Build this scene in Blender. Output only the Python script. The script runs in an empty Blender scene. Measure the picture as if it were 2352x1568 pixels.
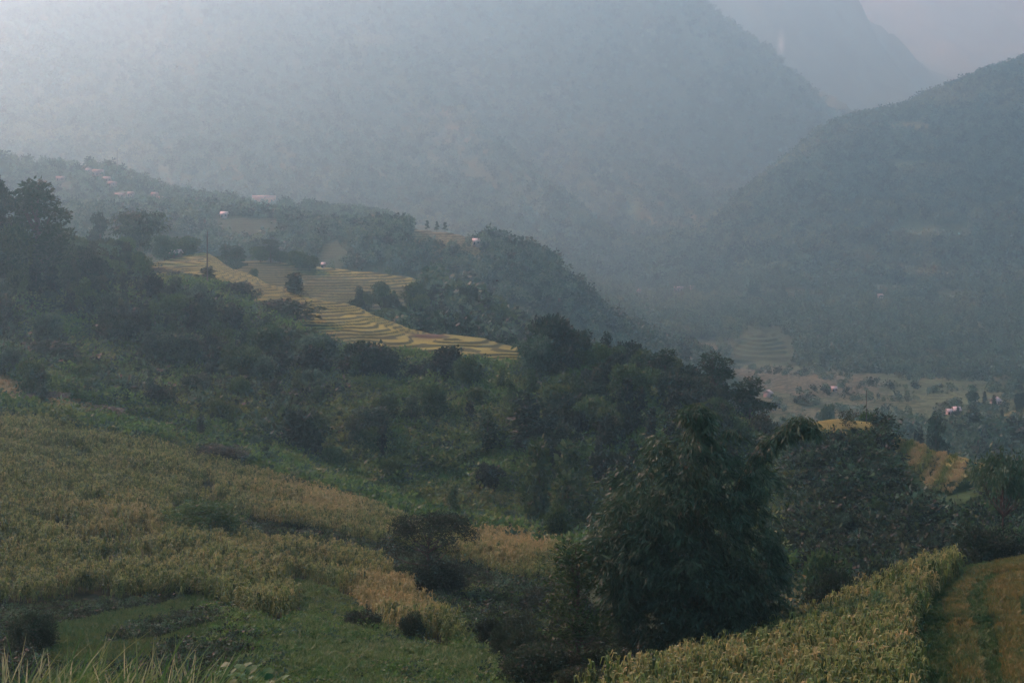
import bpy, math, numpy as np
from mathutils import Vector
R = math.radians
SC = bpy.context.scene
COL = SC.collection
# ------------------------------------------------------------------ camera, sky, sun, exposure
W2, H2, FOC, HOR, CX = 2352.0, 1568.0, 3267.0, 470.0, 1176.0
cd = bpy.data.cameras.new('camera'); cam = bpy.data.objects.new('camera', cd); COL.objects.link(cam)
cam.location = (0, 0, 0); cam.rotation_euler = (R(90), 0, 0)
cd.sensor_width = 36.0; cd.lens = 50.0; cd.shift_y = -(H2/2-HOR)/W2
cd.clip_start = 0.5; cd.clip_end = 30000
SC.camera = cam
SUN_EL, SUN_AZ = 36.0, -42.0
world = bpy.data.worlds.new('World'); SC.world = world; world.use_nodes = True
wn = world.node_tree.nodes; bg = wn['Background']
sky = wn.new('ShaderNodeTexSky'); sky.sky_type = 'NISHITA'; sky.sun_disc = False
sky.sun_elevation = R(SUN_EL); sky.sun_rotation = R(SUN_AZ); sky.air_density = 1.0; sky.dust_density = 1.5; sky.ozone_density = 2.5
bg.inputs[1].default_value = 0.15
world.node_tree.links.new(sky.outputs[0], bg.inputs[0])
sl = bpy.data.lights.new('sun', 'SUN'); sl.energy = 5.0; sl.angle = R(0.6); sl.color = (1.0, 0.58, 0.56)
so = bpy.data.objects.new('sun', sl); COL.objects.link(so)
sd = Vector((math.sin(R(SUN_AZ))*math.cos(R(SUN_EL)), math.cos(R(SUN_AZ))*math.cos(R(SUN_EL)), math.sin(R(SUN_EL))))
so.rotation_euler = sd.to_track_quat('Z', 'Y').to_euler(); so.location = (0, 0, 50)
SC.view_settings.view_transform = 'Standard'; SC.view_settings.look = 'None'
SC.view_settings.exposure = 0.15; SC.view_settings.gamma = 1.0
HAZE_DENS, HAZE_COL, HAZE_G = 0.00031, (0.44, 0.85, 1.0, 1), 0.74
SC.render.engine = 'CYCLES'
cy = SC.cycles
cy.max_bounces = 6; cy.diffuse_bounces = 2; cy.glossy_bounces = 1; cy.transmission_bounces = 2
cy.volume_bounces = 2; cy.transparent_max_bounces = 4
cy.use_adaptive_sampling = False; cy.use_denoising = True
try: cy.denoiser = 'OPENIMAGEDENOISE'
except Exception: pass
cy.sample_clamp_indirect = 4.0; cy.caustics_reflective = False; cy.caustics_refractive = False

rng = np.random.default_rng(11)
# ------------------------------------------------------------------ helpers
def prop(o, label=None, cat=None, group=None, kind=None):
    if label: o['label'] = label
    if cat: o['category'] = cat
    if group: o['group'] = group
    if kind: o['kind'] = kind
    return o
def mesh(name, v, f, mat=None, var=None, smooth=False, parent=None, link=True):
    """v (n,3), f (m,3) or (m,4) arrays -> object"""
    v = np.asarray(v, dtype=np.float32); f = np.asarray(f, dtype=np.int32)
    me = bpy.data.meshes.new(name); n, k = f.shape
    me.vertices.add(len(v)); me.vertices.foreach_set('co', v.ravel())
    me.loops.add(n*k); me.loops.foreach_set('vertex_index', f.ravel())
    me.polygons.add(n); me.polygons.foreach_set('loop_start', np.arange(0, n*k, k, dtype=np.int32))
    me.update(calc_edges=True); me.validate()
    if smooth: me.polygons.foreach_set('use_smooth', np.ones(len(me.polygons), dtype=bool))
    if var is not None:
        a = me.attributes.new('var', 'FLOAT', 'FACE'); a.data.foreach_set('value', np.asarray(var, dtype=np.float32))
    if mat: me.materials.append(mat)
    o = bpy.data.objects.new(name, me)
    if link: COL.objects.link(o)
    if parent: o.parent = parent
    return o
def X(px, Y): return (px-CX)/FOC*Y
def Z(py, Y): return (HOR-py)/FOC*Y
def hash2(i, j, s):
    h = (i.astype(np.int64)*374761393 + j.astype(np.int64)*668265263 + s*1442695) & 0xffffffff
    h = ((h ^ (h >> 13))*1274126177) & 0xffffffff
    return ((h ^ (h >> 16)) & 0xffffff)/float(0xffffff)
def vnoise(x, y, s=0):
    i = np.floor(x); j = np.floor(y); u = x-i; v = y-j; u = u*u*(3-2*u); v = v*v*(3-2*v)
    i = i.astype(np.int64); j = j.astype(np.int64)
    a = hash2(i, j, s); b = hash2(i+1, j, s); c = hash2(i, j+1, s); d = hash2(i+1, j+1, s)
    return ((a*(1-u)+b*u)*(1-v)+(c*(1-u)+d*u)*v)*2-1
def sstep(a, b, x):
    t = np.clip((x-a)/(b-a), 0, 1); return t*t*(3-2*t)
def inpoly(x, y, P):
    x = np.asarray(x, dtype=float); y = np.asarray(y, dtype=float); r = np.zeros(x.shape, bool); n = len(P)
    for i in range(n):
        x1, y1 = P[i]; x2, y2 = P[(i+1) % n]
        if y1 == y2: continue
        c = ((y1 > y) != (y2 > y)) & (x < (x2-x1)*(y-y1)/(y2-y1)+x1)
        r ^= c
    return r
def blob(x, y, cx, cy_, rx, ry):
    return np.exp(-(((x-cx)/rx)**2+((y-cy_)/ry)**2))

# ------------------------------------------------------------------ materials
def newmat(name):
    m = bpy.data.materials.new(name); m.use_nodes = True
    nt = m.node_tree; nt.nodes.clear(); return m, nt, nt.nodes, nt.links
def plain(name, col, rough=0.8, nscale=3.0, namt=0.25, col2=None, metal=0.0):
    m, nt, N, L = newmat(name)
    out = N.new('ShaderNodeOutputMaterial'); b = N.new('ShaderNodeBsdfPrincipled')
    tc = N.new('ShaderNodeTexCoord'); no = N.new('ShaderNodeTexNoise'); no.inputs['Scale'].default_value = nscale
    no.inputs['Detail'].default_value = 6
    L.new(tc.outputs['Object'], no.inputs['Vector'])
    mx = N.new('ShaderNodeMix'); mx.data_type = 'RGBA'
    mx.inputs[6].default_value = tuple(c*(1-namt) for c in col)+(1,)
    mx.inputs[7].default_value = (tuple(col2) if col2 else tuple(min(1, c*(1+namt)) for c in col))+(1,)
    L.new(no.outputs['Fac'], mx.inputs[0]); L.new(mx.outputs[2], b.inputs['Base Color'])
    b.inputs['Roughness'].default_value = rough; b.inputs['Metallic'].default_value = metal
    b.inputs['Specular IOR Level'].default_value = 0.3
    L.new(b.outputs[0], out.inputs[0]); return m
def leafmat(name, dark, light, dry=None, trans=0.4):
    """foliage: colour varies per leaf (var), per plant (random) and with the plant's own tint (0 green .. 1 dry)"""
    m, nt, N, L = newmat(name)
    out = N.new('ShaderNodeOutputMaterial'); d = N.new('ShaderNodeBsdfPrincipled'); t = N.new('ShaderNodeBsdfTranslucent')
    d.inputs['Roughness'].default_value = 0.62; d.inputs['Specular IOR Level'].default_value = 0.25
    at = N.new('ShaderNodeAttribute'); at.attribute_name = 'var'; at.attribute_type = 'GEOMETRY'
    oi = N.new('ShaderNodeObjectInfo')
    ad = N.new('ShaderNodeMath'); ad.operation = 'MULTIPLY_ADD'; L.new(oi.outputs['Random'], ad.inputs[0]); ad.inputs[1].default_value = 0.5
    sb = N.new('ShaderNodeMath'); sb.operation = 'MULTIPLY'; L.new(at.outputs['Fac'], sb.inputs[0]); sb.inputs[1].default_value = 0.65
    L.new(sb.outputs[0], ad.inputs[2])
    mx = N.new('ShaderNodeMix'); mx.data_type = 'RGBA'; mx.clamp_factor = True
    mx.inputs[6].default_value = tuple(dark)+(1,); mx.inputs[7].default_value = tuple(light)+(1,)
    L.new(ad.outputs[0], mx.inputs[0]); c = mx.outputs[2]
    if dry:
        ti = N.new('ShaderNodeAttribute'); ti.attribute_name = 'tint'; ti.attribute_type = 'INSTANCER'
        m2 = N.new('ShaderNodeMath'); m2.operation = 'MULTIPLY_ADD'; L.new(at.outputs['Fac'], m2.inputs[0]); m2.inputs[1].default_value = 0.5
        L.new(ti.outputs['Fac'], m2.inputs[2])
        m3 = N.new('ShaderNodeMath'); m3.operation = 'SUBTRACT'; L.new(m2.outputs[0], m3.inputs[0]); m3.inputs[1].default_value = 0.25; m3.use_clamp = True
        m4 = N.new('ShaderNodeMix'); m4.data_type = 'RGBA'; m4.clamp_factor = True
        L.new(m3.outputs[0], m4.inputs[0]); L.new(c, m4.inputs[6]); m4.inputs[7].default_value = tuple(dry)+(1,); c = m4.outputs[2]
    L.new(c, d.inputs['Base Color']); L.new(c, t.inputs['Color'])
    ms = N.new('ShaderNodeMixShader'); ms.inputs[0].default_value = trans
    L.new(d.outputs[0], ms.inputs[1]); L.new(t.outputs[0], ms.inputs[2]); L.new(ms.outputs[0], out.inputs[0])
    return m
M = dict(
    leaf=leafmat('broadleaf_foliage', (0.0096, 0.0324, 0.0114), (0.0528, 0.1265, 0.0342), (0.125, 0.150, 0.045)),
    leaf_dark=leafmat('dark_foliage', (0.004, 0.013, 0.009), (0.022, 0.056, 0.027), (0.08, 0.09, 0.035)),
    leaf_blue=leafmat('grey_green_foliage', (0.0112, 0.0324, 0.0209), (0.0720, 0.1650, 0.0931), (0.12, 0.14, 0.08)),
    hazed_leaf=leafmat('hazed_foliage', (0.016, 0.046, 0.028), (0.085, 0.180, 0.105), (0.16, 0.20, 0.08)),  # foliage lightened and blued, distance haze painted into the leaf colour
    pine=leafmat('needle_foliage', (0.0104, 0.0302, 0.0152), (0.0320, 0.0770, 0.0285), (0.09, 0.10, 0.05)),
    bamboo=leafmat('bamboo_leaf', (0.0080, 0.0216, 0.0114), (0.0800, 0.1650, 0.0855), (0.16, 0.15, 0.08), 0.25),
    brush=leafmat('scrub_foliage', (0.022, 0.066, 0.018), (0.095, 0.225, 0.050), (0.17, 0.17, 0.06)),
    corn=leafmat('maize_leaf', (0.0208, 0.0497, 0.0123), (0.1840, 0.2915, 0.0760), (0.41, 0.36, 0.15), 0.4),
    rice=leafmat('rice_leaf', (0.024, 0.080, 0.024), (0.060, 0.160, 0.045), (0.23, 0.19, 0.05), 0.3),
    grass=leafmat('grass_blade', (0.0440, 0.1134, 0.0247), (0.1040, 0.2200, 0.0570), (0.38, 0.34, 0.17), 0.3),
    bigleaf=leafmat('broad_soft_leaf', (0.0240, 0.0918, 0.0247), (0.0600, 0.1870, 0.0570), (0.12, 0.16, 0.07), 0.25),
    bark=plain('bark', (0.07, 0.055, 0.045), 0.9, 6.0, 0.35),
    culm=plain('bamboo_culm', (0.10, 0.12, 0.06), 0.6, 4.0, 0.3),
    pole=plain('weathered_concrete', (0.10, 0.10, 0.10), 0.9, 3.0, 0.2),
    wire=plain('dark_metal', (0.04, 0.04, 0.045), 0.6, 3.0, 0.1, metal=0.5),
    roof_grey=plain('grey_fibre_cement', (0.36, 0.33, 0.32), 0.8, 1.2, 0.25),
    roof_white=plain('pale_sheet_roof', (0.48, 0.43, 0.40), 0.6, 1.0, 0.12),
    roof_pink=plain('faded_red_roof', (0.36, 0.21, 0.17), 0.8, 1.0, 0.2),
    wall_wood=plain('old_boards', (0.10, 0.075, 0.055), 0.9, 5.0, 0.3),
    wall_pale=plain('pale_render', (0.36, 0.31, 0.28), 0.9, 0.8, 0.12),
    wall_orange=plain('orange_render', (0.46, 0.26, 0.16), 0.9, 0.8, 0.12),
    opening=plain('dark_opening', (0.03, 0.03, 0.035), 0.7, 2.0, 0.2),
    roof_hazed=plain('haze_dimmed_roof', (0.24, 0.185, 0.165), 0.8, 1.0, 0.2),  # roof colour toned down, haze over the far houses painted in
    wall_hazed=plain('haze_dimmed_wall', (0.22, 0.19, 0.17), 0.9, 0.8, 0.12),  # same haze dimming painted into the wall colour
    feather=plain('black_feather', (0.015, 0.015, 0.018), 0.6, 20.0, 0.3),
    earth=plain('bare_earth', (0.34, 0.20, 0.13), 0.95, 1.5, 0.25),
)
def groundmat():
    m, nt, N, L = newmat('hillside_cover')
    out = N.new('ShaderNodeOutputMaterial'); b = N.new('ShaderNodeBsdfPrincipled')
    b.inputs['Roughness'].default_value = 0.95; b.inputs['Specular IOR Level'].default_value = 0.1
    at = N.new('ShaderNodeAttribute'); at.attribute_name = 'cover'
    tc = N.new('ShaderNodeNewGeometry')
    sc = N.new('ShaderNodeAttribute'); sc.attribute_name = 'grain'   # metres per noise feature, grows with the size of what grows there
    dv = N.new('ShaderNodeVectorMath'); dv.operation = 'SCALE'
    iv = N.new('ShaderNodeMath'); iv.operation = 'DIVIDE'; iv.inputs[0].default_value = 1.0; L.new(sc.outputs['Fac'], iv.inputs[1])
    no = N.new('ShaderNodeTexNoise'); no.inputs['Scale'].default_value = 0.9; no.inputs['Detail'].default_value = 5; no.inputs['Roughness'].default_value = 0.7
    no2 = N.new('ShaderNodeTexNoise'); no2.inputs['Scale'].default_value = 0.12; no2.inputs['Detail'].default_value = 5; no2.inputs['Roughness'].default_value = 0.7
    L.new(tc.outputs['Position'], no.inputs['Vector']); L.new(tc.outputs['Position'], no2.inputs['Vector'])
    r = N.new('ShaderNodeMapRange'); r.inputs[1].default_value = 0.25; r.inputs[2].default_value = 0.75; r.inputs[3].default_value = 0.45; r.inputs[4].default_value = 1.5
    a = N.new('ShaderNodeMath'); a.operation = 'ADD'; L.new(no.outputs['Fac'], a.inputs[0]); L.new(no2.outputs['Fac'], a.inputs[1])
    h = N.new('ShaderNodeMath'); h.operation = 'MULTIPLY'; L.new(a.outputs[0], h.inputs[0]); h.inputs[1].default_value = 0.5
    L.new(h.outputs[0], r.inputs[0])
    v = N.new('ShaderNodeVectorMath'); v.operation = 'SCALE'; L.new(at.outputs['Color'], v.inputs[0]); L.new(r.outputs[0], v.inputs['Scale'])
    L.new(v.outputs[0], b.inputs['Base Color'])
    bu = N.new('ShaderNodeBump'); bu.inputs['Strength'].default_value = 0.7; bu.inputs['Distance'].default_value = 0.6
    L.new(no.outputs['Fac'], bu.inputs['Height']); L.new(bu.outputs[0], b.inputs['Normal'])
    L.new(b.outputs[0], out.inputs[0]); return m
M['ground'] = groundmat()

# ------------------------------------------------------------------ terrain: curves across the view, nearest first; (px, distance m, z m or 'py')
def C(*st): return st          # each station (px, Y, py)  with py < 0 meaning z directly is given as 4th value
def z_(px, Y, z): return (px, Y, HOR-z*FOC/Y)
CUR = [
 ('A', [z_(-600,3,-1.8), z_(2950,3,-1.8)], 0),
 ('B', [z_(-600,17,-7.0), z_(600,17,-7.0), z_(1200,17,-7.6), z_(2950,17,-7.8)], 14),
 ('C', [z_(-600,48,-22), z_(2950,48,-22)], 14),
 ('D', [z_(-600,84,-30.5), z_(600,84,-30.0), z_(1400,80,-28.5), z_(2950,78,-27.5)], 30),
 ('E', [(-600,122,1480), (0,122,1478), (500,124,1445), (800,126,1460), (1000,122,1500), (1200,112,1540), (1400,104,1622), (1500,107,1592), (1640,114,1550), (1800,121,1488), (1960,130,1412), (2080,140,1350), (2190,149,1316), (2352,156,1288), (2950,164,1250)], 56),
 ('F', [(-600,150,1395), (0,150,1398), (250,152,1385), (500,154,1378), (700,155,1400), (1000,156,1425), (1150,160,1425), (1280,158,1460), z_(1400,156,-50), z_(1600,160,-55), z_(1800,190,-62), z_(2200,205,-66), z_(2950,210,-66)], 50),
 ('G', [(-600,300,900), (0,300,961), (180,300,994), (330,300,1022), (560,298,1083), (700,290,1122), (960,258,1205), (1060,248,1228), (1180,238,1240), (1310,222,1276), z_(1400,218,-57), z_(1600,235,-62), (1800,240,1310), (2100,242,1275), (2352,244,1260), (2950,244,1250)], 90),
 ('H', [(-600,335,850), (0,335,880), (150,333,925), (300,330,985), (450,328,1015), (640,322,1075), z_(900,315,-68), z_(1200,300,-72), z_(1400,290,-72), z_(1600,285,-70), z_(1700,290,-66), (1850,316,985), (1930,320,968), (2000,320,975), (2060,315,1003), (2150,305,1040), (2240,300,1068), (2352,300,1088), (2950,300,1130)], 60),
 ('I2', [(-600,400,780), (0,400,805), (300,410,835), (600,395,900), (900,370,965), (1200,350,1030), (1500,335,1050), z_(1700,340,-64), z_(1850,375,-78), z_(2950,365,-82)], 70),
 ('I', [(-600,450,660), (0,450,690), (250,470,680), (400,530,650), (520,520,680), (600,490,725), (700,450,790), (850,440,824), (1000,430,836), (1130,418,850), (1240,410,860), (1400,395,880), (1600,385,960), (1750,385,1010), z_(1850,420,-95), z_(2950,420,-100)], 60),
 ('J', [(-600,500,580), (0,500,612), (150,520,610), (300,600,606), (380,655,592), (470,690,579), (560,640,622), (640,600,655), (700,565,681), (850,525,718), (950,502,757), (1080,482,773), (1220,458,798), (1300,445,820), (1390,435,838), (1500,425,885), (1600,415,925), (1750,405,985), z_(1850,450,-105), z_(2950,480,-120)], 130),
 ('K', [z_(-600,600,-30), z_(0,620,-32), z_(300,700,-38), z_(470,745,-30), z_(600,700,-45), z_(700,650,-48), z_(850,610,-55), z_(1000,580,-64), z_(1200,545,-76), z_(1400,520,-92), z_(1700,520,-112), z_(1900,560,-122), z_(2950,560,-124)], 20),
 ('L', [(-600,800,540), (0,800,560), (300,820,575), (470,830,584), (520,810,592), (640,800,602), (730,790,613), (850,780,624), (950,770,638), (1040,730,685), (1130,700,730), (1200,665,780), (1300,640,830), z_(1500,700,-118), z_(1800,760,-124), (2100,800,990), (2352,800,985), (2950,800,980)], 110),
 ('M', [z_(-600,900,-40), z_(0,900,-40), z_(500,930,-42), z_(900,900,-60), z_(1200,850,-95), z_(1400,850,-116), z_(1700,900,-126), (2100,920,935), (2352,920,930), (2950,920,925)], 30),
 ('N', [(-600,1050,480), (0,1050,495), (200,1060,490), (440,1120,500), (550,1150,497), (650,1130,507), (720,1090,532), (760,1070,528), (850,1060,518), (940,1060,519), (1040,1050,536), (1200,1030,580), (1270,1020,606), (1320,1010,660), (1400,995,738), (1500,985,800), (1600,985,842), (1700,1000,868), (2000,1050,882), (2352,1080,890), (2950,1080,890)], 80),
 ('O', [(-600,1250,470), (0,1250,490), (300,1290,480), (600,1330,497), z_(850,1300,-45), z_(1200,1250,-100), (1330,1210,728), (1500,1230,778), (1600,1220,815), (1650,1200,836), (1700,1180,842), (1830,1170,850), (2000,1150,862), (2352,1160,880), (2950,1160,880)], 60),
 ('O2', [(-600,1350,420), (0,1350,430), (250,1380,440), (420,1400,460), (600,1420,478), (850,1450,500), z_(1100,1450,-80), (1330,1450,690), (1500,1450,735), (1650,1400,762), (1740,1340,760), (1800,1330,775), (1900,1400,770), (2352,1380,790), (2950,1380,790)], 60),
 ('P', [(-600,1450,300), (0,1450,352), (60,1460,368), (100,1480,378), (250,1500,374), (330,1510,412), (420,1530,446), (560,1560,468), (700,1600,482), (850,1700,495), (1000,1800,520), (1200,1830,590), (1330,1850,640), (1500,1850,676), (1700,1780,676), (2000,1700,692), (2352,1650,705), (2950,1620,710)], 80),
 ('Q', [z_(-600,1950,40), z_(0,1900,-10), z_(500,1900,-25), z_(1000,1980,-60), (1330,2000,630), (1450,2050,655), (1600,1990,640), (1700,1950,635), (1850,1900,650), (2352,1850,665), (2950,1850,665)], 40),
 ('R', [(-600,2700,230), (0,2700,250), (300,2700,290), (600,2700,330), (900,2700,330), (1200,2650,400), (1450,2450,560), (1600,2250,585), (1650,2250,560), (1700,2300,490), (1750,2400,440), (1800,2450,396), (1880,2500,328), (1950,2550,300), (2050,2600,272), (2130,2620,244), (2200,2650,216), (2280,2650,184), (2352,2650,158), (2950,2650,10)], 130),
 ('S', [(-600,3300,100), (0,3300,100), (600,3300,140), (900,3300,130), (1200,3300,250), (1500,3200,370), (1700,3100,450), (1850,3150,400), (1950,3150,330), z_(2100,3200,150), z_(2950,3300,150)], 50),
 ('T', [(-600,4300,-90), (0,4300,-90), (600,4200,-90), (1200,4000,-80), (1450,3900,-50), (1550,3850,-15), (1600,3800,12), (1700,3700,72), (1790,3650,142), (1860,3600,205), (1950,3600,277), (2050,3700,350), (2352,3900,380), (2950,3900,380)], 100),
 ('U', [z_(-600,4800,500), z_(0,4800,500), z_(1200,4600,500), (1500,4500,130), (1800,4500,250), (2000,4700,300), (2352,4700,260), (2950,4700,250)], 20),
 ('V', [(-600,5600,-90), (1500,5600,-90), (1800,5600,-80), (1900,5600,-50), (1955,5600,0), (2000,5600,66), (2050,5700,112), (2130,5800,180), (2352,6000,250), (2950,6000,280)], 50),
 ('W', [z_(-600,6600,500), (1500,6600,60), (2352,6900,150), (2950,6900,150)], 10),
 ('X', [(-600,8200,-70), (1500,8200,-60), (1900,8200,-50), (2352,8200,-45), (2950,8200,-45)], 30),
 ('Y', [z_(-600,9600,700), z_(2950,9600,700)], 8),
]
CI = {c[0]: i for i, c in enumerate(CUR)}
DPX = 4.0
PXS = np.arange(-440, 2800+DPX, DPX); NC = len(PXS)
def gsm(a, s):
    k = np.exp(-0.5*(np.arange(-int(3*s), int(3*s)+1)/s)**2); k /= k.sum(); n = len(k)//2
    return np.convolve(np.pad(a, n, mode='edge'), k, mode='valid')
KY, KZ = [], []
for nm, st, n in CUR:
    px = [s[0] for s in st]; lY = np.interp(PXS, px, [s[1] for s in st]); lz = np.interp(PXS, px, [(HOR-s[2]) for s in st])
    lY = gsm(lY, 4); lz = gsm(lz, 2.5)
    KY.append(lY); KZ.append(lz/FOC*lY)
KY = np.array(KY); KZ = np.array(KZ)
h = np.diff(KY, axis=0); dl = np.diff(KZ, axis=0)/h
ms = np.zeros_like(KZ)
w1 = 2*h[1:]+h[:-1]; w2 = h[1:]+2*h[:-1]
same = dl[:-1]*dl[1:] > 0
ms[1:-1] = np.where(same, (w1+w2)/(w1/np.where(same, dl[:-1], 1)+w2/np.where(same, dl[1:], 1)), 0)
ms[0] = dl[0]; ms[-1] = dl[-1]
rowY, rowZ, rowK = [], [], []          # rowK: fractional curve index
rowY.append(KY[0]); rowZ.append(KZ[0]); rowK.append(0.0)
for k in range(1, len(CUR)):
    n = CUR[k][2]
    for i in range(1, n+1):
        t = i/n; hh = h[k-1]
        y = KY[k-1]+t*hh
        z = (2*t**3-3*t**2+1)*KZ[k-1]+(t**3-2*t**2+t)*hh*ms[k-1]+(-2*t**3+3*t**2)*KZ[k]+(t**3-t**2)*hh*ms[k]
        rowY.append(y); rowZ.append(z); rowK.append(k-1+t)
GY = np.array(rowY); GZ = np.array(rowZ); GK = np.array(rowK); NR = len(GK)
GPX = np.broadcast_to(PXS, GY.shape)
GX = (GPX-CX)/FOC*GY
# large undulation, growing with distance
def und(x, y, Y):
    o = np.zeros_like(x)
    for wl, s in ((900, 1), (420, 2), (200, 3), (90, 4), (40, 5), (17, 6), (7, 7)):
        amp = np.minimum(0.055*wl, 0.0018*Y*(1 if wl < 300 else 1.6))
        amp = amp*sstep(wl*0.4, wl*4, Y)
        o += amp*vnoise(x/wl+s*7.3, y/wl-s*3.1, s)
    return o
RH = sstep(CI['Q']-0.3, CI['Q']+0.3, GK)[:, None]*(1-sstep(CI['R']+0.5, CI['S'], GK))[:, None]*sstep(1550, 1700, GPX)
GZ = GZ + und(GX, GY, GY)*sstep(3, 60, GY)*(1-0.6*RH)
# mountain gullies running down the far faces
gul = sstep(CI['Q'], CI['Q']+1, GK)[:, None]*(1-0.7*RH)
g1 = 1-np.abs(vnoise(GX/260+0.35*GY/260, GY/900, 31)); g2 = 1-np.abs(vnoise(GX/110+0.2*GY/110, GY/420, 32))
GZ = GZ + gul*(g1-0.5)*70 + gul*(g2-0.5)*26
GPY = HOR-GZ/GY*FOC
# ------------------------------------------------------------------ terraces
TERR = np.zeros_like(GZ); RISE = np.zeros_like(GZ)
def terrace(mask, step, riser=0.25, wob=0.25, tilt=0.0, seed=5):
    global GZ
    wl = 14*step/0.9
    u = (GZ + wob*step*vnoise(GX/wl, GY/wl, seed) + tilt*GX)/step
    fl = np.floor(u); fr = u-fl
    s = sstep(1-riser, 1.0, fr)
    zt = (fl+s)*step - tilt*GX
    w = np.clip(mask, 0, 1)
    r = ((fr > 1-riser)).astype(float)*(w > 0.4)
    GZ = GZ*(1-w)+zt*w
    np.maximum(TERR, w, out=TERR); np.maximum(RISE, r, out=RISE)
def krange(a, b, f=0.12):
    ka = CI[a] if isinstance(a, str) else a; kb = CI[b] if isinstance(b, str) else b
    k = GK[:, None]; return sstep(ka-f, ka+f, k)*(1-sstep(kb-f, kb+f, k))
def prange(a, b, f=15): return sstep(a-f, a+f, GPX)*(1-sstep(b-f, b+f, GPX))
T1 = krange(CI['I']+0.03, CI['J']+0.35, 0.05)*prange(335, 1265)
T2 = krange(CI['K']+0.2, CI['L']+0.2)*prange(500, 975)
T3 = krange(CI['M']+0.4, CI['N']+0.1)*prange(430, 660)+krange(CI['M']+0.1, CI['M']+0.75)*prange(700, 800)+krange(CI['N']-0.25, CI['N']+0.1)*prange(930, 1110)
T4 = krange(CI['O']+0.05, CI['O2']+0.05)*inpoly(GPX, GPY, [(1668, 838), (1668, 815), (1705, 775), (1725, 757), (1775, 757), (1795, 775), (1815, 815), (1815, 838)])
T5 = krange(CI['L']-0.5, CI['O'], 0.2)*prange(1640, 2900, 60)
T6 = krange(CI['G']+0.45, CI['H']+0.15, 0.1)*prange(2050, 2250, 20)
T7 = krange(CI['D']+0.15, CI['F']-0.12, 0.1)*(1-sstep(500, 600, GPX))
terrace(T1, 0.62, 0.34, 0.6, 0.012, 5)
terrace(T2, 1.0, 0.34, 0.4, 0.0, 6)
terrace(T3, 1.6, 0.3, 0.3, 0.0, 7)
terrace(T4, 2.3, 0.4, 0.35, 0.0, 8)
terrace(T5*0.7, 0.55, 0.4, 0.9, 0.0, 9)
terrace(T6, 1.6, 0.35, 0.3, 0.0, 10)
GPY = HOR-GZ/GY*FOC
HORIZ = np.minimum.accumulate(GPY, axis=0)          # lowest py so far (skyline of nearer ground)
# ------------------------------------------------------------------ colours of what grows on the ground
def mixc(c, m, col):
    m = np.clip(m, 0, 1)[..., None]; return c*(1-m)+np.array(col)*m
def nz(s, seed): return vnoise(GX/s, GY/s, seed)
GREEN, DGREEN, YEL, TAN, OLIVE, SOIL = (0.058, 0.105, 0.030), (0.022, 0.044, 0.020), (0.225, 0.205, 0.050), (0.20, 0.15, 0.085), (0.085, 0.095, 0.042), (0.36, 0.21, 0.13)
K = np.broadcast_to(GK[:, None], GY.shape)
def kin(a, b): return ((K >= (CI[a] if isinstance(a, str) else a)) & (K <= (CI[b] if isinstance(b, str) else b))).astype(float)
cov = np.zeros(GY.shape+(3,)); cov[:] = DGREEN
CLEAR_ = [[(700, 880), (860, 880), (900, 990), (1050, 1010), (1180, 1060), (1240, 1150), (1330, 1200), (1150, 1190), (900, 1130), (740, 1085), (640, 1040), (720, 1000)], [(740, 850), (860, 830), (1240, 868), (1180, 900), (900, 900), (760, 890)]]
cov = mixc(cov, 0.5+0.5*nz(60, 41)+0.3*nz(18, 42), OLIVE)*1.0
cov = mixc(cov, kin('C', 'E')*0.7, GREEN)
cov = mixc(cov, kin('E', 'G')*(GPX < 1350)*0.85, (0.030, 0.036, 0.020))
cov = mixc(cov, kin('D', 'E')*inpoly(GPX, GPY, [(1330, 1720), (1350, 1640), (1400, 1625), (1500, 1592), (1640, 1550), (1800, 1488), (1960, 1412), (2080, 1350), (2190, 1312), (2205, 1300), (2160, 1355), (2135, 1410), (2115, 1460), (2110, 1520), (2135, 1600), (2140, 1720)]), (0.03, 0.036, 0.02))
cov = mixc(cov, kin('G', 'I')*0.75, (0.044, 0.086, 0.030))
for P in tuple(CLEAR_)+([(20, 720), (120, 700), (220, 760), (330, 850), (300, 900), (150, 830), (20, 790)], [(320, 850), (440, 840), (460, 930), (400, 960)], [(820, 900), (1040, 860), (1060, 950), (900, 990)],
          [(1040, 1040), (1180, 1020), (1200, 1110), (1080, 1110)], [(430, 985), (560, 990), (560, 1030), (430, 1020)], [(640, 1040), (850, 1080), (1300, 1200), (1150, 1190), (900, 1130)]):
    cov = mixc(cov, inpoly(GPX, GPY, P)*kin('G', 'I')*0.9, (0.080, 0.150, 0.036))
cov = mixc(cov, kin('F', 'H')*(GPX < 700)*inpoly(GPX, GPY, [(-500, 860), (0, 860), (160, 915), (380, 975), (480, 1010), (660, 1055), (640, 1075), (440, 1030), (330, 1003), (180, 972), (0, 940), (-500, 900)])*0.7, (0.20, 0.17, 0.085))
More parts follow.
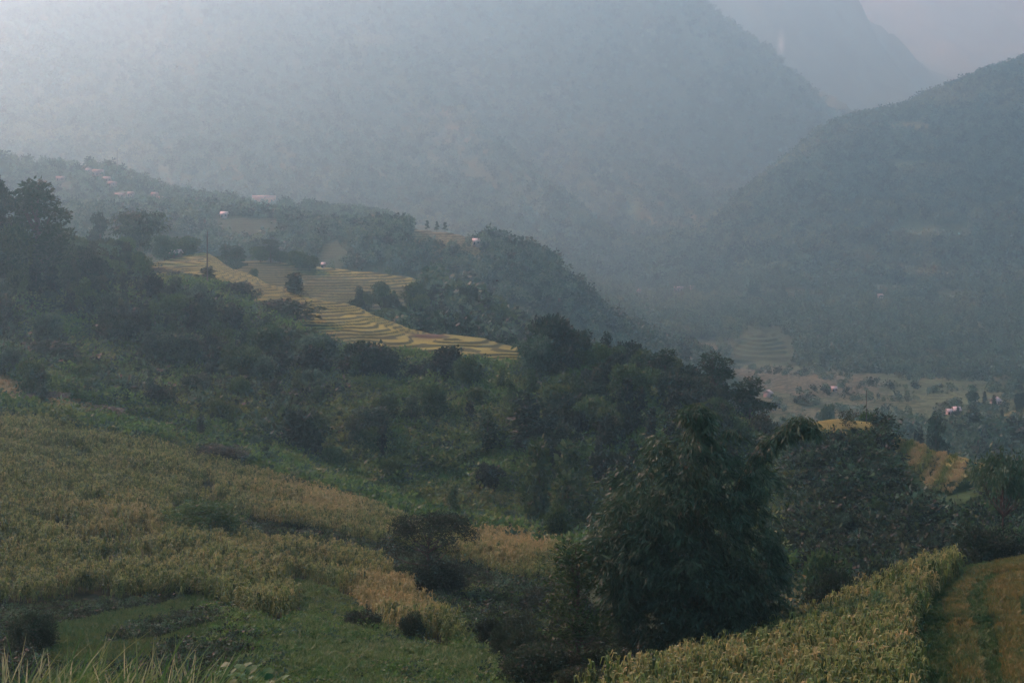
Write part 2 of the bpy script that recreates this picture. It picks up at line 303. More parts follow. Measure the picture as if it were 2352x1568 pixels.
# right-hand rice strips: alternate green and ripening bands following the terrace edges
sx = GPX - 2352 + 0.00085*(1568-np.clip(GPY, 1280, 1700))**2 * -1.0
stripe = kin('C', 'E')*(GPX > 2095)
cov = mixc(cov, stripe, (0.055, 0.090, 0.040))
G1 = [(2189,1568),(2186,1480),(2176,1420),(2172,1390),(2189,1358),(2227,1321),(2290,1300),(2352,1290),(2400,1285),(2400,1300),(2330,1318),(2271,1328),(2232,1350),(2216,1395),(2226,1440),(2238,1480),(2250,1530),(2256,1568),(2260,1750),(2190,1750)]
G2 = [(2312,1750),(2312,1568),(2302,1500),(2290,1450),(2264,1390),(2272,1352),(2300,1332),(2360,1318),(2420,1312),(2420,1340),(2352,1360),(2336,1390),(2345,1430),(2370,1480),(2390,1568),(2390,1750)]
def gold(px, py, x, y):
    wx = px+5*vnoise(x/1.3, y/1.3, 90)+4*vnoise(x/0.5, y/0.5, 91)
    return inpoly(wx, py, G1).astype(float), inpoly(wx, py, G2).astype(float)
ga, gb = gold(GPX, GPY, GX, GY)
cov = mixc(cov, stripe*ga*0.9, (0.115, 0.122, 0.036)); cov = mixc(cov, stripe*gb*0.9, (0.110, 0.100, 0.036))
# terraces
yl = 0.80+0.35*nz(25, 45)
cov = mixc(cov, T1*yl, YEL); cov = mixc(cov, T2*(0.30+0.75*sstep(CI['K']+0.72, CI['K']+0.86, K)*(GPX > 725)+0.45*sstep(CI['K']+0.9, CI['K']+0.95, K)), YEL)
cov = mixc(cov, T3*0.85, (0.046, 0.075, 0.036)); cov = mixc(cov, T4*(0.5+0.3*nz(20, 47)), (0.045, 0.080, 0.036))
cov = mixc(cov, krange(CI['N']-0.3, CI['N']+0.1)*prange(945, 1110), (0.20, 0.175, 0.085))
TA = [(112,1451),(238,1420),(359,1398),(476,1367),(493,1390),(392,1426),(294,1451),(238,1476),(232,1496),(98,1521),(92,1465)]
TB = [(241,1490),(350,1482),(420,1460),(504,1440),(518,1457),(490,1474),(392,1490),(361,1521),(252,1535),(168,1549),(112,1568),(60,1640),(420,1640),(98,1521)]
cov = mixc(cov, T7*0.9, (0.020, 0.028, 0.014))
for P in (TA, TB): cov = mixc(cov, inpoly(GPX, GPY, P)*kin('D', 'F')*0.95, (0.085, 0.090, 0.026))
cov = mixc(cov, kin(CI['G']+0.55, CI['H']+0.2)*(GPX > 1840)*(GPX < 2010)*(GPY < 1003), (0.20, 0.17, 0.05))
SP = inpoly(GPX, GPY, [(2055, 998), (2120, 1012), (2180, 1040), (2250, 1072), (2235, 1100), (2180, 1135), (2140, 1130), (2090, 1070), (2055, 1035)])*kin('G', CI['H']+0.3)
cov = mixc(cov, SP*0.9, (0.12, 0.125, 0.045)); cov = mixc(cov, SP*sstep(-0.1, 0.5, np.sin((GPX*0.9+GPY*0.5)/8.5+2*nz(9, 93))), (0.24, 0.21, 0.075))
cov = mixc(cov, kin(CI['H']-0.12, CI['H']+0.3)*prange(2055, 2260, 5), (0.21, 0.185, 0.055))
cov = mixc(cov, kin(CI['I'], CI['J']+0.1)*(GPX > 1350)*(GPX < 1420), (0.20, 0.15, 0.055))
cov = mixc(cov, kin('F', 'G')*(GPX > 1780)*(GPX < 1870)*(GPY > 1300)*0.9, (0.23, 0.19, 0.075))
# valley floor fields
vf = krange(CI['L']-0.6, CI['O'], 0.1)*sstep(1600, 1700, GPX)
fld = vnoise(GX/38+0.4*vnoise(GX/60, GY/60, 51), GY/70, 52)
cov = mixc(cov, vf*0.95, (0.085, 0.112, 0.055)); cov = mixc(cov, vf*sstep(0.05, 0.35, fld), (0.112, 0.118, 0.062)); cov = mixc(cov, vf*sstep(0.1, 0.35, -fld), (0.065, 0.095, 0.045))
cov = mixc(cov, vf*inpoly(GPX, GPY, [(1640, 842), (1760, 845), (1960, 865), (2030, 880), (2010, 905), (1850, 915), (1700, 880)]), (0.128, 0.118, 0.070))
cov = mixc(cov, vf*inpoly(GPX, GPY, [(2250, 985), (2352, 925), (2500, 915), (2500, 1000), (2352, 1020)]), (0.14, 0.14, 0.06))
# clearings on the far slopes
for cx_, cy_, rx, ry, col, ka, kb in ((1450, 472, 20, 32, (0.26, 0.25, 0.10), 'Q', 'T'), (1370, 395, 45, 18, (0.22, 0.22, 0.10), 'Q', 'T'), (1430, 600, 110, 22, (0.16, 0.19, 0.09), 'P', 'R'), (1530, 655, 90, 12, (0.24, 0.20, 0.11), 'P', 'R'),
        (2090, 380, 55, 9, (0.17, 0.19, 0.09), 'Q', 'R'), (2065, 290, 60, 6, (0.16, 0.18, 0.09), 'Q', 'R'), (2000, 470, 40, 10, (0.18, 0.18, 0.09), 'Q', 'R'), (2130, 530, 90, 22, (0.11, 0.13, 0.07), 'Q', 'R'),
        (1750, 610, 80, 28, (0.14, 0.17, 0.07), 'P', 'R'), (1650, 665, 60, 10, (0.15, 0.18, 0.08), 'O2', 'R'), (1590, 800, 55, 18, (0.18, 0.15, 0.085), 'N', 'O2'), (1650, 700, 70, 14, (0.12, 0.16, 0.07), 'O', 'P'),
        (1794, 100, 7, 22, (0.85, 0.55, 0.45), 'U', 'V'), (1020, 260, 120, 10, (0.22, 0.17, 0.11), 'R', 'T'), (1040, 310, 60, 20, (0.22, 0.17, 0.11), 'R', 'T'), (2150, 720, 120, 14, (0.10, 0.12, 0.06), 'O', 'P'), (2180, 915, 120, 18, (0.10, 0.13, 0.06), 'M', 'O')):
    cov = mixc(cov, 1.3*blob(GPX, GPY, cx_, cy_, rx, ry)*kin(ka, kb), col)
cov = mixc(cov, krange('P', 'Q')*0.8, (0.040, 0.062, 0.034))
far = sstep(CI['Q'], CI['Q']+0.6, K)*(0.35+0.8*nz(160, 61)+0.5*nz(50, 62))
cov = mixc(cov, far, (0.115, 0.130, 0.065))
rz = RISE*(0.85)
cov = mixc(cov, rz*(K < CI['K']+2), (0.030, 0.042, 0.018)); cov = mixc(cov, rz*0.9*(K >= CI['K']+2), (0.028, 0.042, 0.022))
cov = mixc(cov, blob(GPX, GPY, 905, 1312, 26, 10)*kin('E', 'G')*2, SOIL)
cov = mixc(cov, blob(GPX, GPY, 985, 768, 32, 9)*kin('I', 'J')*2.2, (0.085, 0.052, 0.030))
cov *= (1+0.12*nz(9, 71)+0.10*nz(3.5, 72))[..., None]
cov = np.clip(cov*np.array([0.88, 1.04, 0.95]), 0.004, 0.9)

def terrain_piece(name, r0, r1):
    n = r1-r0+1
    v = np.stack([GX[r0:r1+1], GY[r0:r1+1], GZ[r0:r1+1]], -1).reshape(-1, 3)
    i = np.arange(n-1)[:, None]*NC; j = np.arange(NC-1)[None]
    a = (i+j).ravel(); f = np.stack([a, a+1, a+1+NC, a+NC], 1)
    o = mesh(name, v, f, M['ground'], smooth=True)
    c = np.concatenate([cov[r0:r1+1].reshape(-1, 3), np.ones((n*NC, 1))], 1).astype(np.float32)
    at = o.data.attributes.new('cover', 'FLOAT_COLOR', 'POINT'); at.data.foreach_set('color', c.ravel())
    prop(o, kind='structure'); return o
def rowof(k): return int(np.argmin(np.abs(GK-(CI[k] if isinstance(k, str) else k))))
terrain_piece('foreground_ground', 0, rowof('H'))
terrain_piece('hillside_ground', rowof('H'), rowof('K'))
terrain_piece('valley_ground', rowof('K'), rowof('P'))
terrain_piece('mountain_slopes', rowof('P'), NR-1)

# ------------------------------------------------------------------ looking up the ground
def colrow(px, r): # bilinear lookup at fractional row
    c = np.clip((px-PXS[0])/DPX, 0, NC-1.001); c0 = c.astype(int); fc = c-c0
    r = np.clip(r, 0, NR-1.001); r0 = r.astype(int); fr = r-r0
    def L(A): return (A[r0, c0]*(1-fc)+A[r0, c0+1]*fc)*(1-fr)+(A[r0+1, c0]*(1-fc)+A[r0+1, c0+1]*fc)*fr
    return L(GX), L(GY), L(GZ), L(HORIZ)
def at(px, py, k0='C', k1='Y'):
    """ground point met by the line of sight through (px, py) beyond curve k0"""
    c = int(round((px-PXS[0])/DPX)); a, b = rowof(k0), rowof(k1)
    col = GPY[a:b+1, c]; w = np.nonzero(col <= py)[0]
    r = a+(w[0] if len(w) else b-a)
    if r > a and len(w):
        p0, p1 = GPY[r-1, c], GPY[r, c]; t = (p0-py)/(p0-p1) if p0 != p1 else 0
        Y = GY[r-1, c]*(1-t)+GY[r, c]*t; z = GZ[r-1, c]*(1-t)+GZ[r, c]*t
    else: Y = GY[r, c]; z = GZ[r, c]
    return Vector((X(px, Y), Y, z))
def ground(px, Y):
    c = int(round((px-PXS[0])/DPX)); return Vector((X(px, Y), Y, float(np.interp(Y, GY[:, c], GZ[:, c]))))
def scatter(n, k0, k1, px0, px1, seed, minvis=12.0, incl=None, excl=(), clump=None):
    """n points spread evenly over the ground between two curves; those whose plant could not show over nearer ground are dropped"""
    g = np.random.default_rng(seed); a = CI[k0] if isinstance(k0, str) else k0; b = CI[k1] if isinstance(k1, str) else k1
    ra, rb = rowof(a), rowof(b)
    P = []
    cols = np.nonzero((PXS >= px0) & (PXS <= px1))[0]
    Yc = 0.5*(GY[ra:rb, cols]+GY[ra+1:rb+1, cols]); area = Yc*(GY[ra+1:rb+1, cols]-GY[ra:rb, cols])*DPX/FOC
    p = area.ravel()/area.sum(); idx = g.choice(len(p), size=n, p=p)
    r = ra+idx//len(cols)+g.random(n); px = PXS[cols[idx % len(cols)]]+(g.random(n)-0.5)*DPX
    x, y, z, hz = colrow(px, r)
    py = HOR-z/y*FOC
    keep = (HOR-(z+minvis)/y*FOC) < hz+2
    if incl is not None:
        m = np.zeros(n, bool)
        for q in incl: m |= inpoly(px, py, q)
        keep &= m
    for q in excl: keep &= ~inpoly(px, py, q)
    if clump:
        s, th = clump; keep &= (vnoise(x/s, y/s, seed) + 0.5*vnoise(x/s*2.3, y/s*2.3, seed+1) > th)
    keep &= ~((np.abs(px-CX) < 900) & False)
    return np.stack([x, y, z], 1)[keep], px[keep], py[keep]

# ------------------------------------------------------------------ plant shapes
def leaves(P, D, ln, wd, g, jit=0.35, fold=False):
    """rhombic leaves at P pointing along D"""
    n = len(P); D = D/np.linalg.norm(D, axis=1, keepdims=True)
    s = g.normal(size=(n, 3)); s -= (s*D).sum(1, keepdims=True)*D; s /= np.linalg.norm(s, axis=1, keepdims=True)
    l = (ln*(1+jit*g.normal(size=(n, 1)))).clip(ln*0.4); w = (wd*(1+jit*g.normal(size=(n, 1)))).clip(wd*0.4)
    v = np.stack([P, P+D*l*0.45+s*w*0.5, P+D*l, P+D*l*0.45-s*w*0.5], 1).reshape(-1, 3)
    f = np.arange(4*n).reshape(n, 4); return v, f
def join(parts):
    V, F, A, o = [], [], [], 0
    for v, f, a in parts:
        V.append(v); F.append(f+o); A.append(a); o += len(v)
    return np.concatenate(V), np.concatenate(F), np.concatenate(A)
def cloud(lumps, dens, size, g, flat=1.0, droop=0.0, aspect=0.6, hollow=0.55):
    """leaf clumps filling a set of lumps (cx,cy,cz,r,rz)"""
    out = []
    for cx_, cy_, cz, r, rz_ in lumps:
        n = max(6, int(dens*r*r)); u = g.normal(size=(n, 3)); u /= np.linalg.norm(u, axis=1, keepdims=True)
        rad = hollow+(1.12-hollow)*g.random((n, 1))**0.6
        nb = 1+0.22*np.sin(u[:, :1]*5+cx_*3)*np.cos(u[:, 1:2]*4+cz*2)
        p = u*rad*nb*np.array([r, r, rz_])+np.array([cx_, cy_, cz])
        d = u*np.array([1, 1, flat])+g.normal(size=(n, 3))*0.75+np.array([0, 0, 0.15-droop])
        v, f = leaves(p, d, size, size*aspect, g)
        base = g.random()**1.5*0.7-0.1
        out.append((v, f, np.clip(base+0.55*g.random(n), 0, 1)))
    return join(out)
def tube(pts, rad, sides=6):
    pts = np.asarray(pts, float); n = len(pts); rad = np.broadcast_to(rad, n)
    V = []
    for i in range(n):
        d = pts[min(i+1, n-1)]-pts[max(i-1, 0)]; d /= np.linalg.norm(d)+1e-9
        a = np.cross(d, [0, 1, 0.3] if abs(d[2]) > 0.8 else [0, 0, 1]); a /= np.linalg.norm(a)+1e-9; b = np.cross(d, a)
        for s in range(sides):
            t = 2*math.pi*s/sides; V.append(pts[i]+rad[i]*(math.cos(t)*a+math.sin(t)*b))
    F = [(i*sides+s, i*sides+(s+1) % sides, (i+1)*sides+(s+1) % sides, (i+1)*sides+s) for i in range(n-1) for s in range(sides)]
    return np.array(V), np.array(F), np.zeros(len(F))
def trunk_of(h, r, g, lumps=None, lean=0.04, limbs=5):
    parts = []
    t = np.linspace(0, 1, 6); off = np.cumsum(g.normal(size=(6, 2))*lean*h*0.4, axis=0); off -= off[0]
    pts = np.stack([off[:, 0], off[:, 1], t*h], 1); parts.append(tube(pts, r*(1-0.8*t)+0.02))
    if lumps is not None:
        sel = g.permutation(len(lumps))[:limbs]
        for i in sel:
            c = np.array(lumps[i][:3]); s = min(0.85, max(0.25, (c[2]/h)*0.7)); b = np.array([np.interp(s, t, pts[:, 0]), np.interp(s, t, pts[:, 1]), s*h])
            m = (b+c)/2+np.array([0, 0, -0.04*h]); parts.append(tube([b, m, c], [r*0.42, r*0.28, r*0.1], 5))
    return join(parts)
def round_lumps(h, w, n, g, lo=0.25, top=1.0):
    L = []
    for i in range(n):
        t = lo+(top-lo)*(i+0.5)/n; z = t*h
        rr = w*0.5*math.sqrt(max(0.05, 1-((t-0.55)/0.5)**2))*0.75
        a = g.random()*6.283; q = rr*(0.35+0.65*g.random()); r = w*(0.17+0.10*g.random())
        L.append((q*math.cos(a), q*math.sin(a), min(z, h-r*0.7), r, r*0.8))
    return L
PROTO = {}
def proto(kind, crown, trunk, mat, bark='bark'):
    c = mesh('crown', crown[0], crown[1], M[mat], crown[2], link=False)
    t = mesh('trunk', trunk[0], trunk[1], M[bark], link=False, smooth=True)
    PROTO.setdefault(kind, []).append((c, t))
g = np.random.default_rng(5)
# unit-height trees (height 1), scaled when placed
def unit(fn, N, kind, mat, bark='bark'):
    for i in range(N):
        cr, tr = fn(i); proto(kind, cr, tr, mat, bark)
def broad(i):
    L = round_lumps(9.2, 7.5+g.random()*2.5, 15, g, 0.22)
    for k in range(9):
        a = g.random()*6.28; zz = 2.5+7.0*g.random(); q = (3.6+1.5*g.random())*math.sqrt(max(0.1, 1-((zz-5)/5.4)**2)); r = 0.55+0.75*g.random(); L.append((q*math.cos(a), q*math.sin(a), min(zz, 10-r*0.8), r, r*0.8))
    cr = cloud(L, 68, 0.72, g); tr = trunk_of(7.5, 0.28, g, L, 0.03, 7); return cr, tr
def tallt(i):
    L = []
    for k in range(20):
        t = 0.14+0.84*(k+0.5)/20; w = 2.0*(1-abs(t-0.45)*1.1); a = g.random()*6.28; r = 0.95*(1.15-t*0.55)+g.random()*0.3
        q = w*g.random()*0.85; L.append((q*math.cos(a), q*math.sin(a), min(t*10, 10-r*0.8), r, r*0.95))
    return cloud(L, 85, 0.62, g), trunk_of(8.5, 0.2, g, L, 0.02, 5)
def layered(i):
    L = []
    for k in range(15):
        t = 0.30+0.68*(k/14); a = g.random()*6.28; q = (1.2-t)*3.6*(0.3+0.7*g.random()); r = 0.9+1.0*g.random()
        L.append((q*math.cos(a), q*math.sin(a), t*10-0.2, r*(1.25-0.45*t), 0.34+0.18*g.random()))
    return cloud(L, 130, 0.42, g, 0.4), trunk_of(9.6, 0.22, g, L, 0.02, 13)
def conifer(i):
    L = []
    for k in range(26):
        t = 0.10+0.88*(k/25); a = k*2.4; w = 1.75*(1-t)**0.85+0.12
        L.append((0.55*w*math.cos(a), 0.55*w*math.sin(a), t*10-0.1, w*0.62+0.12, 0.35+0.25*w))
    return cloud(L, 170, 0.40, g, 0.3, 0.2), trunk_of(9.8, 0.16, g, None)
def bigpine(i):
    L = []
    for k in range(34):
        t = 0.26+0.72*(k/33); a = g.random()*6.28; env = 3.3*math.sin(min(1, (1.08-t)/0.62)*1.4); q = env*(0.25+0.75*g.random())*0.8; r = 0.55+0.65*g.random()
        L.append((q*math.cos(a), q*math.sin(a), t*10-0.2, r, 0.38+0.25*g.random()))
    return cloud(L, 190, 0.36, g, 0.5), trunk_of(9.5, 0.24, g, L, 0.015, 22)
def bush(i):
    L = [(g.normal()*0.32, g.normal()*0.32, 0.3+0.42*g.random(), 0.27+0.15*g.random(), 0.24+0.1*g.random()) for k in range(9)]
    return cloud(L, 420, 0.12, g), tube([(0, 0, -0.1), (0.02, 0, 0.25), (0.08, 0.05, 0.5)], [0.04, 0.03, 0.01], 5)
unit(broad, 4, 'broad', 'leaf'); unit(broad, 3, 'dark', 'leaf_dark'); unit(broad, 2, 'pale', 'leaf_blue')
unit(tallt, 4, 'tall', 'leaf'); unit(tallt, 2, 'talldark', 'leaf_dark'); unit(layered, 3, 'layered', 'pine'); unit(conifer, 2, 'conifer', 'pine'); unit(bigpine, 2, 'bigpine', 'pine')
unit(bush, 3, 'bush', 'brush'); unit(bush, 2, 'bushdark', 'leaf_dark')
def plume_bamboo(i):
    parts, cul = [], []
    for k in range(26):
        a = g.random()*6.28; rch = 1.2+2.6*g.random(); H = 6.5+3.0*g.random(); t = np.linspace(0, 1, 9)
        rr = 0.3+rch*t**2.4; zz = H*(np.sin(t*math.pi*0.60)/math.sin(math.pi*0.5))
        pts = np.stack([rr*math.cos(a), rr*math.sin(a), zz], 1); cul.append(tube(pts, 0.07*(1-0.8*t), 4))
        for q in np.linspace(0.35, 1, 12):
            p = np.array([np.interp(q, t, pts[:, j]) for j in range(3)]); n = 16
            P = p+g.normal(size=(n, 3))*np.array([0.38, 0.38, 0.32]); D = g.normal(size=(n, 3))*0.6+np.array([math.cos(a)*0.4, math.sin(a)*0.4, -0.8])
            v, f = leaves(P, D, 0.62, 0.2, g); parts.append((v, f, np.clip(g.random()*0.4+0.5*g.random(n), 0, 1)))
    return join(parts), join(cul)
unit(plume_bamboo, 2, 'bamboo', 'bamboo', 'culm')
UH = dict(broad=10, dark=10, pale=10, tall=10, talldark=10, layered=10, conifer=10, bigpine=10, bush=1.0, bushdark=1.0, bamboo=9.4)
NAME = dict(broad='broadleaf_tree', dark='broadleaf_tree', pale='broadleaf_tree', tall='slender_tree', talldark='slender_tree', layered='pine_tree', bigpine='pine_tree', conifer='conifer_tree', bush='shrub', bushdark='shrub', bamboo='bamboo_clump')
CAT = dict(broad='tree', dark='tree', pale='tree', tall='tree', talldark='tree', layered='pine tree', bigpine='pine tree', conifer='conifer', bush='shrub', bushdark='shrub', bamboo='bamboo')
pr = np.random.default_rng(77)
def plant(kind, p, h, w=1.0, label=None, group=None, tint=0.0, rot=None, sink=0.02, variant=None):
    """one individual plant: an Empty at its foot with its crown and trunk"""
    L = PROTO[kind]; c, t = L[int(pr.integers(len(L))) if variant is None else variant % len(L)]
    s = h/UH[kind]; e = bpy.data.objects.new(NAME[kind], None); COL.objects.link(e); e.empty_display_size = 1
    e.location = (p[0], p[1], p[2]-sink*h); e.rotation_euler = (0, 0, pr.random()*6.28 if rot is None else rot); e.scale = (s*w, s*w, s)
    prop(e, label, CAT[kind], group)
    for q in (c, t):
        o = q.copy(); COL.objects.link(o); o.parent = e; o['tint'] = float(tint)
        if kind == 'bamboo': o.name = 'foliage' if q is c else 'culms'
    return e

# ------------------------------------------------------------------ scattering masses with geometry nodes
def bare(name, v, f, mat, var):      # an unlinked source mesh
    return mesh(name, v, f, M[mat], var, link=False)
def source(name, objs):
    c = bpy.data.collections.new(name)
    for o in objs: c.objects.link(o)
    return c
def mass(name, pts, scl, coll, label, cat, tint=None, seed=1, wide=None):
    n = len(pts)
    if n == 0: return None
    me = bpy.data.meshes.new(name); me.vertices.add(n); me.vertices.foreach_set('co', np.asarray(pts, np.float32).ravel())
    gg = np.random.default_rng(seed)
    sw = np.asarray(scl)*(0.8+0.45*gg.random(n)) if wide is None else np.asarray(scl)*wide*(0.85+0.3*gg.random(n))
    s3 = np.stack([sw, sw, np.asarray(scl)*(0.85+0.3*gg.random(n))], 1).astype(np.float32)
    r3 = np.stack([gg.normal(size=n)*0.05, gg.normal(size=n)*0.05, gg.random(n)*6.28], 1).astype(np.float32)
    for nm, arr in (('s3', s3), ('r3', r3)):
        a = me.attributes.new(nm, 'FLOAT_VECTOR', 'POINT'); a.data.foreach_set('vector', arr.ravel())
    a = me.attributes.new('tint', 'FLOAT', 'POINT'); a.data.foreach_set('value', np.asarray(np.zeros(n) if tint is None else tint, np.float32))
    o = bpy.data.objects.new(name, me); COL.objects.link(o); prop(o, label, cat, kind='stuff')
    ng = bpy.data.node_groups.new(name, 'GeometryNodeTree')
    ng.interface.new_socket('Geometry', in_out='INPUT', socket_type='NodeSocketGeometry'); ng.interface.new_socket('Geometry', in_out='OUTPUT', socket_type='NodeSocketGeometry')
    N, L = ng.nodes, ng.links
    gi = N.new('NodeGroupInput'); go = N.new('NodeGroupOutput'); ip = N.new('GeometryNodeInstanceOnPoints'); ci = N.new('GeometryNodeCollectionInfo')
    ci.inputs[0].default_value = coll; ci.inputs[1].default_value = True; ci.inputs[2].default_value = True
    ip.inputs['Pick Instance'].default_value = True
    ri = N.new('FunctionNodeRandomValue'); ri.data_type = 'INT'; ri.inputs[4].default_value = 0; ri.inputs[5].default_value = len(coll.objects)-1; ri.inputs['Seed'].default_value = seed
    def A(nm):
        q = N.new('GeometryNodeInputNamedAttribute'); q.data_type = 'FLOAT_VECTOR'; q.inputs[0].default_value = nm; return q.outputs[0]
    e2r = N.new('FunctionNodeEulerToRotation'); L.new(A('r3'), e2r.inputs[0])
    L.new(gi.outputs[0], ip.inputs['Points']); L.new(ci.outputs[0], ip.inputs['Instance']); L.new(ri.outputs[2], ip.inputs['Instance Index'])
    L.new(e2r.outputs[0], ip.inputs['Rotation']); L.new(A('s3'), ip.inputs['Scale']); L.new(ip.outputs[0], go.inputs[0])
    md = o.modifiers.new('scatter', 'NODES'); md.node_group = ng
    return o
# far trees, unit height 1, few faces
def far_round(g, nl=6, w=0.42):
    L = [(g.normal()*w*0.42, g.normal()*w*0.42, 0.35+0.5*g.random(), 0.20+0.08*g.random(), 0.17+0.06*g.random()) for k in range(nl)]
    return cloud(L, 420, 0.16, g, aspect=0.8)
def far_tall(g):
    L = [(g.normal()*0.05, g.normal()*0.05, 0.15+0.7*k/5, 0.17*(1.25-k/6), 0.16) for k in range(6)]
    return cloud(L, 520, 0.13, g, aspect=0.8)
def far_fir(g):
    L = [(0, 0, 0.12+0.8*k/7, 0.22*(1.02-k/7)+0.02, 0.10) for k in range(8)]
    return cloud(L, 700, 0.11, g, 0.3, 0.2, aspect=0.8)
fg = np.random.default_rng(9)
def src(name, fn, N, mat):
    out = []
    for i in range(N):
        v, f, a = fn(fg); out.append(bare(name, v, f, mat, a))
    return out
fr = src('far_crown', far_round, 4, 'hazed_leaf'); ft = src('far_slim_crown', far_tall, 2, 'hazed_leaf'); fp = src('far_pale_crown', far_round, 1, 'leaf_blue'); fd = src('far_dark_crown', far_round, 2, 'leaf_dark'); ff = src('far_fir_crown', far_fir, 2, 'pine')
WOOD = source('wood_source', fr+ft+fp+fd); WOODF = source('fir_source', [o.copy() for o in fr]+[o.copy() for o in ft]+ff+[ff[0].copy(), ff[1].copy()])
def brushp(g):
    L = [(g.normal()*0.4, g.normal()*0.4, 0.25+0.4*g.random(), 0.35, 0.3) for k in range(6)]
    return cloud(L, 210, 0.2, g, aspect=0.55)
BR = source('scrub_source', src('scrub_clump', brushp, 4, 'brush')+src('scrub_clump', brushp, 1, 'leaf_blue'))
BRD = source('dark_scrub_source', src('dark_scrub_clump', brushp, 3, 'leaf_dark')+src('dark_scrub_clump', brushp, 1, 'leaf')+src('dark_scrub_clump', brushp, 1, 'leaf_blue'))
def tuft(g, n=22, spread=0.28, h=1.0, w=0.03, lean=0.35):
    P, F = [], []; V = []
    for i in range(n):
        a = g.random()*6.28; b = g.random()*6.28; q = spread*math.sqrt(g.random()); p = np.array([q*math.cos(a), q*math.sin(a), 0]); hh = h*(0.6+0.4*g.random()); le = lean*(0.3+g.random())
        d = np.array([math.cos(b), math.sin(b), 0]); s = np.array([-d[1], d[0], 0])*w
        m = p+d*le*hh*0.35+np.array([0, 0, hh*0.65]); e = p+d*le*hh+np.array([0, 0, hh*(1-0.25*le)])
        o = len(V); V += [p-s, p+s, m+s, m-s, e+s*0.3, e-s*0.3]; F += [(o, o+1, o+2, o+3), (o+3, o+2, o+4, o+5)]
    return np.array(V), np.array(F), np.repeat(g.random(n), 2)
TUFT = source('tuft_source', src('grass_tuft', lambda g: tuft(g), 4, 'grass'))
RICE = source('rice_source', src('rice_tuft', lambda g: tuft(g, 26, 0.3, 1.0, 0.035, 0.45), 3, 'rice'))
def maize(g):
    H = 2.0; V, F, A = [], [], []
    def q(a, b, c, d, v):
        o = len(V); V.extend([a, b, c, d]); F.append((o, o+1, o+2, o+3)); A.append(v)
    lx, ly = g.normal()*0.10, g.normal()*0.10
    for s in range(2):
        a = s*1.57; d = np.array([math.cos(a), math.sin(a), 0])*0.022; q(-d, d, d*0.6+np.array([lx, ly, H]), -d*0.6+np.array([lx, ly, H]), 0.5)
    for i in range(11):
        t = 0.22+0.72*i/11; b = i*math.pi+g.normal()*0.7; d = np.array([math.cos(b), math.sin(b), 0]); s = np.array([-d[1], d[0], 0.15*g.normal()])
        L_ = 0.66*(0.7+0.4*g.random())*(1.2-0.5*t); up = 0.32+0.15*g.random(); p = np.array([lx*t, ly*t, H*t]); w = 0.055; v = g.random()**2.2
        pts = [p, p+d*L_*0.32+np.array([0, 0, up]), p+d*L_*0.68+np.array([0, 0, up*0.95]), p+d*L_*0.95+np.array([0, 0, up*0.25-0.1*g.random()])]
        ws = [w*0.6, w, w*0.9, 0.012]
        for k in range(3): q(pts[k]-s*ws[k], pts[k]+s*ws[k], pts[k+1]+s*ws[k+1], pts[k+1]-s*ws[k+1], v)
    for i in range(6):
        b = g.random()*6.28; d = np.array([math.cos(b), math.sin(b), 0]); s = np.array([-d[1], d[0], 0])*0.014; p = np.array([lx, ly, H]); e = p+d*0.16+np.array([0, 0, 0.26*(0.6+0.4*g.random())])
        q(p-s, p+s, e+s, e-s, 1.0)
    return np.array(V), np.array(F), np.array(A)
mz = src('maize_plant', maize, 5, 'corn'); MAIZE = source('maize_source', mz)

